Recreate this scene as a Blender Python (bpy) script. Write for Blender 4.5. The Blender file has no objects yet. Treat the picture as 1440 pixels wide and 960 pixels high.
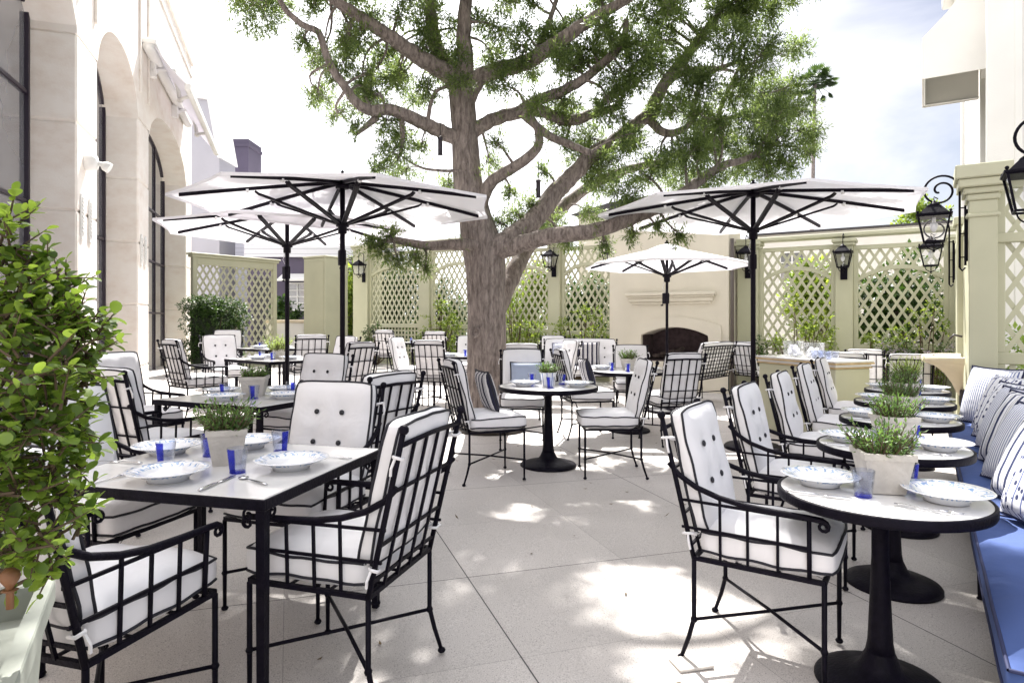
import bpy, math, random
from math import sin, cos, pi, sqrt, atan2, radians, exp
from mathutils import Vector, Matrix, noise as mnoise
random.seed(7)
C = bpy.data.collections.new('terrace'); bpy.context.scene.collection.children.link(C)
scene = bpy.context.scene

# ---------------------------------------------------------------- plan of the terrace
CAMZ = 1.39; FP = 900.0; CX = 720.0; HY = 450.0
def floorz(x, y): return -.02*x + .008*y
def ground(px, py):                       # point of the paving seen at a photo pixel
    dx = (px-CX)/FP; dz = (HY-py)/FP
    Y = CAMZ/(-dz - .02*dx + .008)
    return dx*Y, Y
def at(px, py, Y): return ((px-CX)/FP*Y, Y, CAMZ+(HY-py)/FP*Y)
ANG_A = .336                              # left facade direction (local y runs along it)
ANG_B = -.572                             # back wall and banquette frame
def PB(s, n): return (s*.541+n*.841, s*.841-n*.541)
def PA(a, d=0): return (-2.49-.33*a-d*.944, .944*a-d*.33)

# ---------------------------------------------------------------- mesh builder
class MB:
    def __init__(s): s.v=[]; s.f=[]; s.m=[]; s.s=[]
    def add(s, v, f, m=0, sm=False, M=None):
        b=len(s.v)
        if M is not None: v=[tuple(M@Vector(p)) for p in v]
        s.v+=[tuple(p) for p in v]
        for q in f: s.f.append(tuple(b+i for i in q)); s.m.append(m); s.s.append(sm)
    def box(s, x0,x1,y0,y1,z0,z1, m=0, M=None):
        v=[(x,y,z) for z in (z0,z1) for y in (y0,y1) for x in (x0,x1)]
        s.add(v,[(0,2,3,1),(4,5,7,6),(0,1,5,4),(2,6,7,3),(0,4,6,2),(1,3,7,5)],m,False,M)
    def bbox(s, x0,x1,y0,y1,z0,z1,b=.01,m=0,M=None):      # box with chamfered edges
        v=[];idx={}
        def P(p):
            k=tuple(round(c,6) for c in p)
            if k not in idx: idx[k]=len(v); v.append(p)
            return idx[k]
        X=(x0,x1);Y=(y0,y1);Z=(z0,z1);f=[]
        def cn(i,j,k,ax):
            p=[X[i]+(b if i==0 else -b),Y[j]+(b if j==0 else -b),Z[k]+(b if k==0 else -b)]
            p[ax]=(X,Y,Z)[ax][(i,j,k)[ax]]
            return P(tuple(p))
        for k in (0,1):
            q=[cn(0,0,k,2),cn(1,0,k,2),cn(1,1,k,2),cn(0,1,k,2)]; f.append(q if k else q[::-1])
            q=[cn(0,k,0,1),cn(1,k,0,1),cn(1,k,1,1),cn(0,k,1,1)]; f.append(q[::-1] if k else q)
            q=[cn(k,0,0,0),cn(k,1,0,0),cn(k,1,1,0),cn(k,0,1,0)]; f.append(q if k else q[::-1])
        for j in (0,1):
            for k in (0,1):
                q=[cn(0,j,k,1),cn(1,j,k,1),cn(1,j,k,2),cn(0,j,k,2)]; f.append(q if j==k else q[::-1])
        for i in (0,1):
            for k in (0,1):
                q=[cn(i,0,k,0),cn(i,1,k,0),cn(i,1,k,2),cn(i,0,k,2)]; f.append(q[::-1] if i==k else q)
        for i in (0,1):
            for j in (0,1):
                q=[cn(i,j,0,0),cn(i,j,1,0),cn(i,j,1,1),cn(i,j,0,1)]; f.append(q[::-1] if i==j else q)
        for i in (0,1):
            for j in (0,1):
                for k in (0,1):
                    q=[cn(i,j,k,0),cn(i,j,k,1),cn(i,j,k,2)]; f.append(q if (i+j+k)%2==1 else q[::-1])
        s.add(v,f,m,False,M)
    def tube(s, pts, r, n=8, m=0, caps=True, flat=None, M=None, up=None):
        pts=[Vector(p) for p in pts]; k=len(pts)
        if not hasattr(r,'__len__'): r=[r]*k
        v=[];f=[]; prev=None
        for i,p in enumerate(pts):
            t=(pts[min(i+1,k-1)]-pts[max(i-1,0)]).normalized()
            if prev is None:
                a=Vector(up) if up else (Vector((0,0,1)) if abs(t.z)<.9 else Vector((1,0,0)))
                u=(a-t*a.dot(t)).normalized()
            else:
                u=(prev-t*prev.dot(t)).normalized()
            prev=u; w=t.cross(u)
            for j in range(n):
                th=2*pi*(j+.5)/n if n==4 else 2*pi*j/n
                a,b=cos(th)*r[i],sin(th)*r[i]
                if flat: b*=flat
                v.append(p+u*a+w*b)
        for i in range(k-1):
            for j in range(n):
                f.append((i*n+j,i*n+(j+1)%n,(i+1)*n+(j+1)%n,(i+1)*n+j))
        if caps: f.append(tuple(range(n))[::-1]); f.append(tuple((k-1)*n+j for j in range(n)))
        s.add(v,f,m,n>4,M)
    def lathe(s, prof, n=32, m=0, M=None, cx=0, cy=0, smooth=True):
        v=[];f=[]
        for (r,z) in prof:
            for j in range(n):
                th=2*pi*j/n; v.append((cx+r*cos(th),cy+r*sin(th),z))
        for i in range(len(prof)-1):
            for j in range(n):
                f.append((i*n+j,i*n+(j+1)%n,(i+1)*n+(j+1)%n,(i+1)*n+j))
        if prof[0][0]>1e-5: f.append(tuple(range(n))[::-1])
        if prof[-1][0]>1e-5: f.append(tuple((len(prof)-1)*n+j for j in range(n)))
        s.add(v,f,m,smooth,M)
    def ball(s, c, r, n=10, m=0, sz=1.0, M=None):
        k=n//2
        s.lathe([(max(1e-6,r*sin(pi*i/k)) if 0<i<k else 1e-6, c[2]-r*sz*cos(pi*i/k)) for i in range(k+1)],n,m,M,c[0],c[1])
    def prism(s, poly, z0, z1, m=0, M=None, plane='xy'):
        n=len(poly)
        mp={'xy':lambda a,b,c:(a,b,c),'xz':lambda a,b,c:(a,c,b),'yz':lambda a,b,c:(c,a,b)}[plane]
        v=[mp(a,b,z0) for a,b in poly]+[mp(a,b,z1) for a,b in poly]
        f=[tuple(range(n))[::-1],tuple(range(n,2*n))]+[(i,(i+1)%n,n+(i+1)%n,n+i) for i in range(n)]
        s.add(v,f,m,False,M)
    def frust(s, w0,z0,w1,z1,m=0,cx=0,cy=0,M=None,caps=True):   # square tapered
        v=[(cx+a*w0,cy+b*w0,z0) for a,b in((-1,-1),(1,-1),(1,1),(-1,1))]+[(cx+a*w1,cy+b*w1,z1) for a,b in((-1,-1),(1,-1),(1,1),(-1,1))]
        f=[(i,(i+1)%4,4+(i+1)%4,4+i) for i in range(4)]
        if caps: f+=[(3,2,1,0),(4,5,6,7)]
        s.add(v,f,m,False,M)

def mesh(name, mb, mats):
    me=bpy.data.meshes.new(name); me.from_pydata(mb.v,[],mb.f)
    if not isinstance(mats,(list,tuple)): mats=[mats]
    for m in mats: me.materials.append(m)
    me.polygons.foreach_set('material_index',mb.m); me.polygons.foreach_set('use_smooth',mb.s)
    me.update(); return me
def obj(name, mb, mats, parent=None, kind=None, loc=None, rotz=0):
    me=mb if isinstance(mb,bpy.types.Mesh) else mesh(name,mb,mats)
    o=bpy.data.objects.new(name,me); C.objects.link(o)
    if parent is not None: o.parent=parent
    if kind: o['kind']=kind
    if loc: o.location=loc
    o.rotation_euler.z=rotz
    return o
def tag(o,label,cat,group=None):
    o['label']=label; o['category']=cat
    if group: o['group']=group
    return o
def thing(name,label,cat,loc=(0,0,0),rotz=0,group=None):
    o=bpy.data.objects.new(name,None); C.objects.link(o); o.empty_display_size=.1
    o.location=loc; o.rotation_euler=(0,0,rotz); return tag(o,label,cat,group)
def copy_tree(o,parent=None):
    c=o.copy(); C.objects.link(c); c.parent=parent
    for ch in (kids[o.name] if o.name in kids else index(o)): copy_tree(ch,c)
    return c
kids={}
def index(o):
    k=[c for c in C.objects if c.parent is o]; kids[o.name]=k; return k
def facing(fx,fy): return atan2(-fx,fy)

# ---------------------------------------------------------------- materials
def new_mat(name):
    m=bpy.data.materials.new(name); m.use_nodes=True; nt=m.node_tree
    return m,nt,nt.nodes['Principled BSDF']
def N(nt,t,**k):
    n=nt.nodes.new(t)
    for a,b in k.items(): setattr(n,a,b)
    return n
def mat(name,col,rough=.5,metal=0,var=0,scale=8,bump=0,bscale=None,spec=None,coat=0,detail=4,tint=None,sheen=0):
    m,nt,b=new_mat(name); L=nt.links
    b.inputs['Base Color'].default_value=(*col,1); b.inputs['Roughness'].default_value=rough; b.inputs['Metallic'].default_value=metal
    if coat: b.inputs['Coat Weight'].default_value=coat
    if sheen: b.inputs['Sheen Weight'].default_value=sheen
    if spec is not None: b.inputs['Specular IOR Level'].default_value=spec
    if var or bump:
        tc=N(nt,'ShaderNodeTexCoord')
    if var:
        no=N(nt,'ShaderNodeTexNoise'); no.inputs['Scale'].default_value=scale; no.inputs['Detail'].default_value=detail
        L.new(tc.outputs['Object'],no.inputs['Vector'])
        r=N(nt,'ShaderNodeMapRange'); r.inputs[1].default_value=.3; r.inputs[2].default_value=.7
        L.new(no.outputs[0],r.inputs[0])
        mx=N(nt,'ShaderNodeMix',data_type='RGBA')
        c2=tint or tuple(min(1,c*(1+var)) for c in col)
        mx.inputs[6].default_value=(*[c*(1-var) for c in col],1); mx.inputs[7].default_value=(*c2,1)
        L.new(r.outputs[0],mx.inputs[0]); L.new(mx.outputs[2],b.inputs['Base Color'])
    if bump:
        n2=N(nt,'ShaderNodeTexNoise'); n2.inputs['Scale'].default_value=bscale or scale*4; n2.inputs['Detail'].default_value=5
        L.new(tc.outputs['Object'],n2.inputs['Vector'])
        bp=N(nt,'ShaderNodeBump'); bp.inputs['Strength'].default_value=bump; bp.inputs['Distance'].default_value=.01
        L.new(n2.outputs[0],bp.inputs['Height']); L.new(bp.outputs[0],b.inputs['Normal'])
    return m
def leaf_mat(name,c1,c2,trans=.45,rough=.45,scale=3):
    m,nt,b=new_mat(name); L=nt.links
    tc=N(nt,'ShaderNodeTexCoord'); no=N(nt,'ShaderNodeTexNoise'); no.inputs['Scale'].default_value=scale
    geo=N(nt,'ShaderNodeNewGeometry')
    L.new(tc.outputs['Object'],no.inputs['Vector'])
    ad=N(nt,'ShaderNodeMath',operation='MULTIPLY_ADD'); ad.inputs[1].default_value=.55; ad.inputs[2].default_value=-.15
    L.new(geo.outputs['Random Per Island'],ad.inputs[0])
    sm=N(nt,'ShaderNodeMath',operation='ADD'); L.new(ad.outputs[0],sm.inputs[0]); L.new(no.outputs[0],sm.inputs[1])
    mx=N(nt,'ShaderNodeMix',data_type='RGBA'); mx.inputs[6].default_value=(*c1,1); mx.inputs[7].default_value=(*c2,1)
    r=N(nt,'ShaderNodeMapRange'); r.inputs[1].default_value=.3; r.inputs[2].default_value=.9
    L.new(sm.outputs[0],r.inputs[0]); L.new(r.outputs[0],mx.inputs[0]); L.new(mx.outputs[2],b.inputs['Base Color'])
    b.inputs['Roughness'].default_value=rough
    tr=N(nt,'ShaderNodeBsdfTranslucent'); hs=N(nt,'ShaderNodeHueSaturation'); hs.inputs['Value'].default_value=1.9; hs.inputs['Hue'].default_value=.485; hs.inputs['Saturation'].default_value=1.1
    L.new(mx.outputs[2],hs.inputs['Color']); L.new(hs.outputs[0],tr.inputs[0])
    ms=N(nt,'ShaderNodeMixShader'); ms.inputs[0].default_value=trans
    L.new(b.outputs[0],ms.inputs[1]); L.new(tr.outputs[0],ms.inputs[2]); L.new(ms.outputs[0],nt.nodes['Material Output'].inputs[0])
    return m
IRON=mat('black_iron',(.005,.004,.009),.5,0,var=.3,scale=30,bump=.25,bscale=90,spec=.09)
PIPING=mat('black_piping',(.012,.012,.02),.75)
def fabric(name,col,weave=900,rough=.85,wr=.6,sheen=.15):
    m,nt,b=new_mat(name); L=nt.links
    b.inputs['Roughness'].default_value=rough; b.inputs['Sheen Weight'].default_value=sheen
    tc=N(nt,'ShaderNodeTexCoord'); no=N(nt,'ShaderNodeTexNoise'); no.inputs['Scale'].default_value=5; no.inputs['Detail'].default_value=3; no.inputs['Distortion'].default_value=.6
    L.new(tc.outputs['Object'],no.inputs['Vector'])
    n3=N(nt,'ShaderNodeTexNoise'); n3.inputs['Scale'].default_value=weave; L.new(tc.outputs['Object'],n3.inputs['Vector'])
    mx=N(nt,'ShaderNodeMix',data_type='RGBA'); mx.inputs[6].default_value=(*[c*.9 for c in col],1); mx.inputs[7].default_value=(*[min(1,c*1.04) for c in col],1)
    L.new(no.outputs[0],mx.inputs[0]); L.new(mx.outputs[2],b.inputs['Base Color'])
    b1=N(nt,'ShaderNodeBump'); b1.inputs['Strength'].default_value=wr; b1.inputs['Distance'].default_value=.02
    b2=N(nt,'ShaderNodeBump'); b2.inputs['Strength'].default_value=.15; b2.inputs['Distance'].default_value=.002
    L.new(no.outputs[0],b1.inputs['Height']); L.new(n3.outputs[0],b2.inputs['Height']); L.new(b1.outputs[0],b2.inputs['Normal']); L.new(b2.outputs[0],b.inputs['Normal'])
    return m
WHITE=fabric('white_canvas',(.78,.77,.79))
BLUE=fabric('blue_canvas',(.045,.085,.25),wr=.5,sheen=0)
NAVY=mat('navy_piping',(.01,.016,.07),.7)
def canopy_mat():
    m,nt,b=new_mat('umbrella_canvas'); L=nt.links
    b.inputs['Base Color'].default_value=(.86,.85,.88,1); b.inputs['Roughness'].default_value=.9
    tc=N(nt,'ShaderNodeTexCoord'); no=N(nt,'ShaderNodeTexNoise'); no.inputs['Scale'].default_value=2.5; no.inputs['Detail'].default_value=3
    L.new(tc.outputs['Object'],no.inputs['Vector']); bp=N(nt,'ShaderNodeBump'); bp.inputs['Strength'].default_value=.3; bp.inputs['Distance'].default_value=.03
    L.new(no.outputs[0],bp.inputs['Height']); L.new(bp.outputs[0],b.inputs['Normal'])
    tr=N(nt,'ShaderNodeBsdfTranslucent'); tr.inputs[0].default_value=(.85,.83,.88,1)
    ms=N(nt,'ShaderNodeMixShader'); ms.inputs[0].default_value=.33
    L.new(b.outputs[0],ms.inputs[1]); L.new(tr.outputs[0],ms.inputs[2]); L.new(ms.outputs[0],nt.nodes['Material Output'].inputs[0])
    return m
CANOPY=canopy_mat()
def stripes(name,a,b_,period,duty,axis=0,a2=None,spots=False):
    m,nt,b=new_mat(name); L=nt.links; b.inputs['Roughness'].default_value=.9
    tc=N(nt,'ShaderNodeTexCoord'); sx=N(nt,'ShaderNodeSeparateXYZ'); L.new(tc.outputs['Object'],sx.inputs[0])
    no=N(nt,'ShaderNodeTexNoise'); no.inputs['Scale'].default_value=12; L.new(tc.outputs['Object'],no.inputs['Vector'])
    ad=N(nt,'ShaderNodeMath',operation='MULTIPLY_ADD'); ad.inputs[1].default_value=.008; L.new(no.outputs[0],ad.inputs[0]); L.new(sx.outputs[axis],ad.inputs[2])
    dv=N(nt,'ShaderNodeMath',operation='DIVIDE'); dv.inputs[1].default_value=period; L.new(ad.outputs[0],dv.inputs[0])
    fr=N(nt,'ShaderNodeMath',operation='FRACT'); L.new(dv.outputs[0],fr.inputs[0])
    rp=N(nt,'ShaderNodeValToRGB'); cr=rp.color_ramp; cr.interpolation='CONSTANT'
    cr.elements[0].position=0; cr.elements[0].color=(*a,1); cr.elements[1].position=duty; cr.elements[1].color=(*b_,1)
    if a2:
        e=cr.elements.new(duty+.12); e.color=(*a2,1); e=cr.elements.new(duty+.2); e.color=(*b_,1)
        e=cr.elements.new(duty+.34); e.color=(*a,1); e=cr.elements.new(duty+.38); e.color=(*b_,1)
    L.new(fr.outputs[0],rp.inputs[0])
    if spots:
        vo=N(nt,'ShaderNodeTexVoronoi'); vo.inputs['Scale'].default_value=22; L.new(tc.outputs['Object'],vo.inputs['Vector'])
        lt=N(nt,'ShaderNodeMath',operation='LESS_THAN'); lt.inputs[1].default_value=.3; L.new(vo.outputs[0],lt.inputs[0])
        mx=N(nt,'ShaderNodeMix',data_type='RGBA'); L.new(lt.outputs[0],mx.inputs[0]); L.new(rp.outputs[0],mx.inputs[6]); mx.inputs[7].default_value=(.03,.04,.12,1)
        L.new(mx.outputs[2],b.inputs['Base Color'])
    else: L.new(rp.outputs[0],b.inputs['Base Color'])
    bp=N(nt,'ShaderNodeBump'); bp.inputs['Strength'].default_value=.4; bp.inputs['Distance'].default_value=.015
    L.new(no.outputs[0],bp.inputs['Height']); L.new(bp.outputs[0],b.inputs['Normal'])
    return m
W_=(.74,.75,.8); NV=(.02,.03,.1); GB=(.38,.37,.36)
ST_NAVY=stripes('navy_striped_linen',NV,W_,.085,.3,0,a2=GB)
ST_THIN=stripes('thin_striped_linen',(.12,.16,.34),W_,.022,.35,0)
ST_SPOT=stripes('patterned_linen',(.1,.13,.3),W_,.07,.16,0,spots=True)
ST_BLACK=stripes('black_striped_linen',(.018,.018,.04),(.62,.6,.6),.075,.42,0,a2=(.05,.05,.08))
PALEBLUE=fabric('pale_blue_canvas',(.33,.38,.5))
SAGE=mat('sage_paint',(.46,.455,.325),.5,var=.06,scale=2,bump=.05,bscale=60)
STUCCO=mat('cream_stucco',(.65,.60,.50),.85,var=.06,scale=1.5,bump=.3,bscale=70)
GSTUCCO=mat('grey_lilac_stucco',(.40,.39,.43),.85,var=.05,scale=1.2)
ICE=mat('white_ice',(.85,.86,.9),.15,coat=.5)
WSTUCCO=mat('white_stucco',(.74,.72,.68),.85,var=.04,scale=1.2,bump=.2,bscale=60)
PLASTER=mat('white_plaster',(.78,.77,.75),.7,var=.03,scale=1)
def limestone():
    m,nt,b=new_mat('limestone'); L=nt.links; b.inputs['Roughness'].default_value=.75
    tc=N(nt,'ShaderNodeTexCoord'); no=N(nt,'ShaderNodeTexNoise'); no.inputs['Scale'].default_value=2.2; no.inputs['Detail'].default_value=8; no.inputs['Roughness'].default_value=.65
    mp=N(nt,'ShaderNodeMapping'); mp.inputs['Scale'].default_value=(1,1,1.6)
    L.new(tc.outputs['Object'],mp.inputs[0]); L.new(mp.outputs[0],no.inputs['Vector'])
    rp=N(nt,'ShaderNodeValToRGB'); cr=rp.color_ramp
    cr.elements[0].position=.3; cr.elements[0].color=(.74,.65,.58,1); cr.elements[1].position=.6; cr.elements[1].color=(.86,.81,.76,1)
    e=cr.elements.new(.43); e.color=(.81,.74,.68,1)
    L.new(no.outputs[0],rp.inputs[0]); L.new(rp.outputs[0],b.inputs['Base Color'])
    n2=N(nt,'ShaderNodeTexNoise'); n2.inputs['Scale'].default_value=45; n2.inputs['Detail'].default_value=6; L.new(tc.outputs['Object'],n2.inputs['Vector'])
    bp=N(nt,'ShaderNodeBump'); bp.inputs['Strength'].default_value=.25; bp.inputs['Distance'].default_value=.006
    L.new(n2.outputs[0],bp.inputs['Height']); L.new(bp.outputs[0],b.inputs['Normal']); return m
LIME=limestone()
def terrazzo():
    m,nt,b=new_mat('terrazzo_paving'); L=nt.links; b.inputs['Roughness'].default_value=.55
    tc=N(nt,'ShaderNodeTexCoord')
    mp=N(nt,'ShaderNodeMapping'); mp.vector_type='TEXTURE'; mp.inputs['Rotation'].default_value=(0,0,ANG_A); mp.inputs['Location'].default_value=(.86,.25,0)
    L.new(tc.outputs['Object'],mp.inputs[0]); sx=N(nt,'ShaderNodeSeparateXYZ'); L.new(mp.outputs[0],sx.inputs[0])
    def M(op,a,b2=None,c=None):
        n=N(nt,'ShaderNodeMath',operation=op)
        for i,q in enumerate((a,b2,c)):
            if q is None: continue
            if isinstance(q,(int,float)): n.inputs[i].default_value=q
            else: L.new(q,n.inputs[i])
        return n.outputs[0]
    def joint(co,per,w):
        fr=M('FRACT',M('DIVIDE',co,per)); d=M('MULTIPLY',M('SUBTRACT',.5,M('ABSOLUTE',M('SUBTRACT',fr,.5))),per)
        return M('LESS_THAN',d,w)
    j1=joint(sx.outputs[0],1.83,.0032); j2=joint(sx.outputs[0],.915,.0014)
    j3=joint(sx.outputs[1],1.66,.0028); j4=joint(sx.outputs[1],.83,.0012)
    jn=M('MINIMUM',M('ADD',M('ADD',j1,j3),M('MULTIPLY',M('ADD',j2,j4),.5)),1)
    idv=N(nt,'ShaderNodeCombineXYZ'); L.new(M('FLOOR',M('DIVIDE',sx.outputs[0],.915)),idv.inputs[0]); L.new(M('FLOOR',M('DIVIDE',sx.outputs[1],.83)),idv.inputs[1])
    wn=N(nt,'ShaderNodeTexWhiteNoise'); L.new(idv.outputs[0],wn.inputs['Vector'])
    n1=N(nt,'ShaderNodeTexNoise'); n1.inputs['Scale'].default_value=230; n1.inputs['Detail'].default_value=3; L.new(tc.outputs['Object'],n1.inputs['Vector'])
    n2=N(nt,'ShaderNodeTexNoise'); n2.inputs['Scale'].default_value=1.3; n2.inputs['Detail'].default_value=6; L.new(tc.outputs['Object'],n2.inputs['Vector'])
    rp=N(nt,'ShaderNodeValToRGB'); cr=rp.color_ramp; cr.elements[0].position=.33; cr.elements[0].color=(.3,.28,.27,1); cr.elements[1].position=.46; cr.elements[1].color=(.48,.445,.42,1)
    e=cr.elements.new(.62); e.color=(.53,.495,.47,1); e=cr.elements.new(.7); e.color=(.66,.64,.62,1)
    L.new(n1.outputs[0],rp.inputs[0])
    vo=N(nt,'ShaderNodeTexVoronoi'); vo.inputs['Scale'].default_value=85; L.new(tc.outputs['Object'],vo.inputs['Vector'])
    vs=N(nt,'ShaderNodeMath',operation='LESS_THAN'); vs.inputs[1].default_value=.20; L.new(vo.outputs['Distance'],vs.inputs[0])
    vc=N(nt,'ShaderNodeSeparateColor'); L.new(vo.outputs['Color'],vc.inputs[0]); vk=M('MULTIPLY',vs.outputs[0],M('GREATER_THAN',vc.outputs[0],.55))
    k=M('ADD',M('MULTIPLY',wn.outputs['Value'],.10),M('MULTIPLY',n2.outputs[0],.42)); k=M('ADD',k,.76); k=M('MULTIPLY',k,M('SUBTRACT',1,M('MULTIPLY',vk,.55)))
    mu=N(nt,'ShaderNodeMix',data_type='RGBA',blend_type='MULTIPLY'); mu.inputs[0].default_value=1
    cc=N(nt,'ShaderNodeCombineColor'); [L.new(k,cc.inputs[i]) for i in range(3)]
    L.new(rp.outputs[0],mu.inputs[6]); L.new(cc.outputs[0],mu.inputs[7])
    mx=N(nt,'ShaderNodeMix',data_type='RGBA'); L.new(jn,mx.inputs[0]); L.new(mu.outputs[2],mx.inputs[6]); mx.inputs[7].default_value=(.06,.055,.055,1)
    L.new(mx.outputs[2],b.inputs['Base Color'])
    bp=N(nt,'ShaderNodeBump'); bp.inputs['Strength'].default_value=.5; bp.inputs['Distance'].default_value=.003; bp.invert=True
    L.new(jn,bp.inputs['Height']); L.new(bp.outputs[0],b.inputs['Normal'])
    rr=N(nt,'ShaderNodeMapRange'); rr.inputs[3].default_value=.45; rr.inputs[4].default_value=.75; L.new(n2.outputs[0],rr.inputs[0]); L.new(rr.outputs[0],b.inputs['Roughness'])
    return m
TERRAZZO=terrazzo()
def bark():
    m,nt,b=new_mat('bark'); L=nt.links; b.inputs['Roughness'].default_value=.9
    tc=N(nt,'ShaderNodeTexCoord'); mp=N(nt,'ShaderNodeMapping'); mp.inputs['Scale'].default_value=(26,26,6)
    no=N(nt,'ShaderNodeTexNoise'); no.inputs['Scale'].default_value=1; no.inputs['Detail'].default_value=8; no.inputs['Roughness'].default_value=.7; no.inputs['Distortion'].default_value=.4
    L.new(tc.outputs['Object'],mp.inputs[0]); L.new(mp.outputs[0],no.inputs['Vector'])
    rp=N(nt,'ShaderNodeValToRGB'); cr=rp.color_ramp; cr.elements[0].position=.35; cr.elements[0].color=(.10,.078,.07,1); cr.elements[1].position=.62; cr.elements[1].color=(.34,.285,.255,1)
    e=cr.elements.new(.75); e.color=(.45,.4,.37,1)
    L.new(no.outputs[0],rp.inputs[0]); L.new(rp.outputs[0],b.inputs['Base Color'])
    bp=N(nt,'ShaderNodeBump'); bp.inputs['Strength'].default_value=1; bp.inputs['Distance'].default_value=.03
    L.new(no.outputs[0],bp.inputs['Height']); L.new(bp.outputs[0],b.inputs['Normal']); return m
BARK=bark()
CEMENT=mat('pale_cement',(.5,.47,.43),.85,var=.12,scale=14,bump=.4,bscale=60)
STONE=mat('cream_stone',(.62,.53,.4),.7,var=.06,scale=5,bump=.1,bscale=40)
MARBLE=mat('white_stone_top',(.7,.69,.68),.12,var=.05,scale=5)
CHINA=mat('white_china',(.8,.8,.81),.12,coat=.4)
STEEL=mat('polished_steel',(.6,.6,.62),.18,1)
BRONZE=mat('dark_bronze_paint',(.022,.015,.024),.4,var=.2,scale=10)
UFRAME=mat('umbrella_frame_metal',(.006,.004,.009),.5,spec=.12)
TERRACOTTA=mat('terracotta',(.17,.075,.03),.55,var=.15,scale=12)
SOIL=mat('soil',(.03,.022,.016),.95,var=.3,scale=30,bump=.8,bscale=50)
COBALT=None
PURPLE=mat('purple_grey_render',(.085,.07,.11),.75,var=.1,scale=1)
PLANTERPAINT=mat('pale_sage_planter',(.33,.35,.31),.6,var=.06,scale=6)
LINEN=fabric('white_napkin_linen',(.8,.8,.82),wr=.6)
FIREBRICK=mat('firebox_soot',(.05,.032,.035),.9,var=.4,scale=12,bump=.5)
LOGS=mat('charred_logs',(.05,.035,.03),.9,var=.5,scale=20,bump=.6)
BUTTONM=mat('black_button',(.01,.01,.016),.5)
WOODTRIM=mat('pale_timber',(.5,.36,.18),.5,var=.2,scale=10)
def glass_mat(name,tint=(1,1,1),refl=.12,alpha=.12):
    m,nt,b=new_mat(name); L=nt.links; nt.nodes.remove(b)
    tr=N(nt,'ShaderNodeBsdfTransparent'); tr.inputs[0].default_value=(*tint,1)
    gl=N(nt,'ShaderNodeBsdfGlossy'); gl.inputs['Roughness'].default_value=.03
    lw=N(nt,'ShaderNodeLayerWeight'); lw.inputs[0].default_value=.5
    pw=N(nt,'ShaderNodeMath',operation='POWER'); L.new(lw.outputs['Facing'],pw.inputs[0]); pw.inputs[1].default_value=3
    ma=N(nt,'ShaderNodeMath',operation='MULTIPLY_ADD'); L.new(pw.outputs[0],ma.inputs[0]); ma.inputs[1].default_value=refl*1.6; ma.inputs[2].default_value=.05
    ms=N(nt,'ShaderNodeMixShader'); L.new(ma.outputs[0],ms.inputs[0]); L.new(tr.outputs[0],ms.inputs[1]); L.new(gl.outputs[0],ms.inputs[2])
    L.new(ms.outputs[0],nt.nodes['Material Output'].inputs[0]); return m
GLASS=glass_mat('tumbler_glass',(.90,.92,.975),.6)
BGLASS=glass_mat('blue_tinted_glass',(.55,.62,.95),.4)
def _cob():
    m,nt,b=new_mat('cobalt_glass'); b.inputs['Base Color'].default_value=(.03,.04,.45,1); b.inputs['Roughness'].default_value=.1
    tr=N(nt,'ShaderNodeBsdfTransparent'); tr.inputs[0].default_value=(.3,.35,.95,1); ms=N(nt,'ShaderNodeMixShader'); ms.inputs[0].default_value=.62
    nt.links.new(b.outputs[0],ms.inputs[1]); nt.links.new(tr.outputs[0],ms.inputs[2]); nt.links.new(ms.outputs[0],nt.nodes['Material Output'].inputs[0]); return m
COBALT=_cob()
LGLASS=glass_mat('lantern_glass',(.95,.955,.97),.4)
WINGLASS=mat('window_glass',(.2,.2,.22),.06,0,spec=.9,coat=1,var=.25,scale=.6)
def plate_mat():
    m,nt,b=new_mat('blue_scrolled_china'); L=nt.links; b.inputs['Roughness'].default_value=.1; b.inputs['Coat Weight'].default_value=.4
    tc=N(nt,'ShaderNodeTexCoord'); ln=N(nt,'ShaderNodeVectorMath',operation='LENGTH'); 
    mp=N(nt,'ShaderNodeMapping'); mp.inputs['Scale'].default_value=(1,1,0); L.new(tc.outputs['Object'],mp.inputs[0]); L.new(mp.outputs[0],ln.inputs[0])
    ring=N(nt,'ShaderNodeValToRGB'); cr=ring.color_ramp; cr.elements[0].position=.094; cr.elements[0].color=(0,0,0,1); cr.elements[1].position=.1; cr.elements[1].color=(1,1,1,1)
    e=cr.elements.new(.137); e.color=(1,1,1,1); e=cr.elements.new(.141); e.color=(0,0,0,1)
    L.new(ln.outputs['Value'],ring.inputs[0])
    wv=N(nt,'ShaderNodeTexWave',wave_type='RINGS'); wv.inputs['Scale'].default_value=9; wv.inputs['Distortion'].default_value=14; wv.inputs['Detail'].default_value=1.5; wv.inputs['Detail Scale'].default_value=3
    L.new(mp.outputs[0],wv.inputs['Vector'])
    gt=N(nt,'ShaderNodeMapRange'); gt.inputs[1].default_value=.68; gt.inputs[2].default_value=.8; L.new(wv.outputs[1],gt.inputs[0])
    mu=N(nt,'ShaderNodeMath',operation='MULTIPLY'); L.new(gt.outputs[0],mu.inputs[0]); L.new(ring.outputs[0],mu.inputs[1])
    no=N(nt,'ShaderNodeTexNoise'); no.inputs['Scale'].default_value=30; L.new(mp.outputs[0],no.inputs['Vector'])
    c=N(nt,'ShaderNodeMix',data_type='RGBA'); c.inputs[6].default_value=(.1,.2,.45,1); c.inputs[7].default_value=(.4,.55,.75,1); L.new(no.outputs[0],c.inputs[0])
    mx=N(nt,'ShaderNodeMix',data_type='RGBA'); L.new(mu.outputs[0],mx.inputs[0]); mx.inputs[6].default_value=(.8,.81,.84,1); L.new(c.outputs[2],mx.inputs[7])
    L.new(mx.outputs[2],b.inputs['Base Color']); return m
PLATE=plate_mat()
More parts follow.
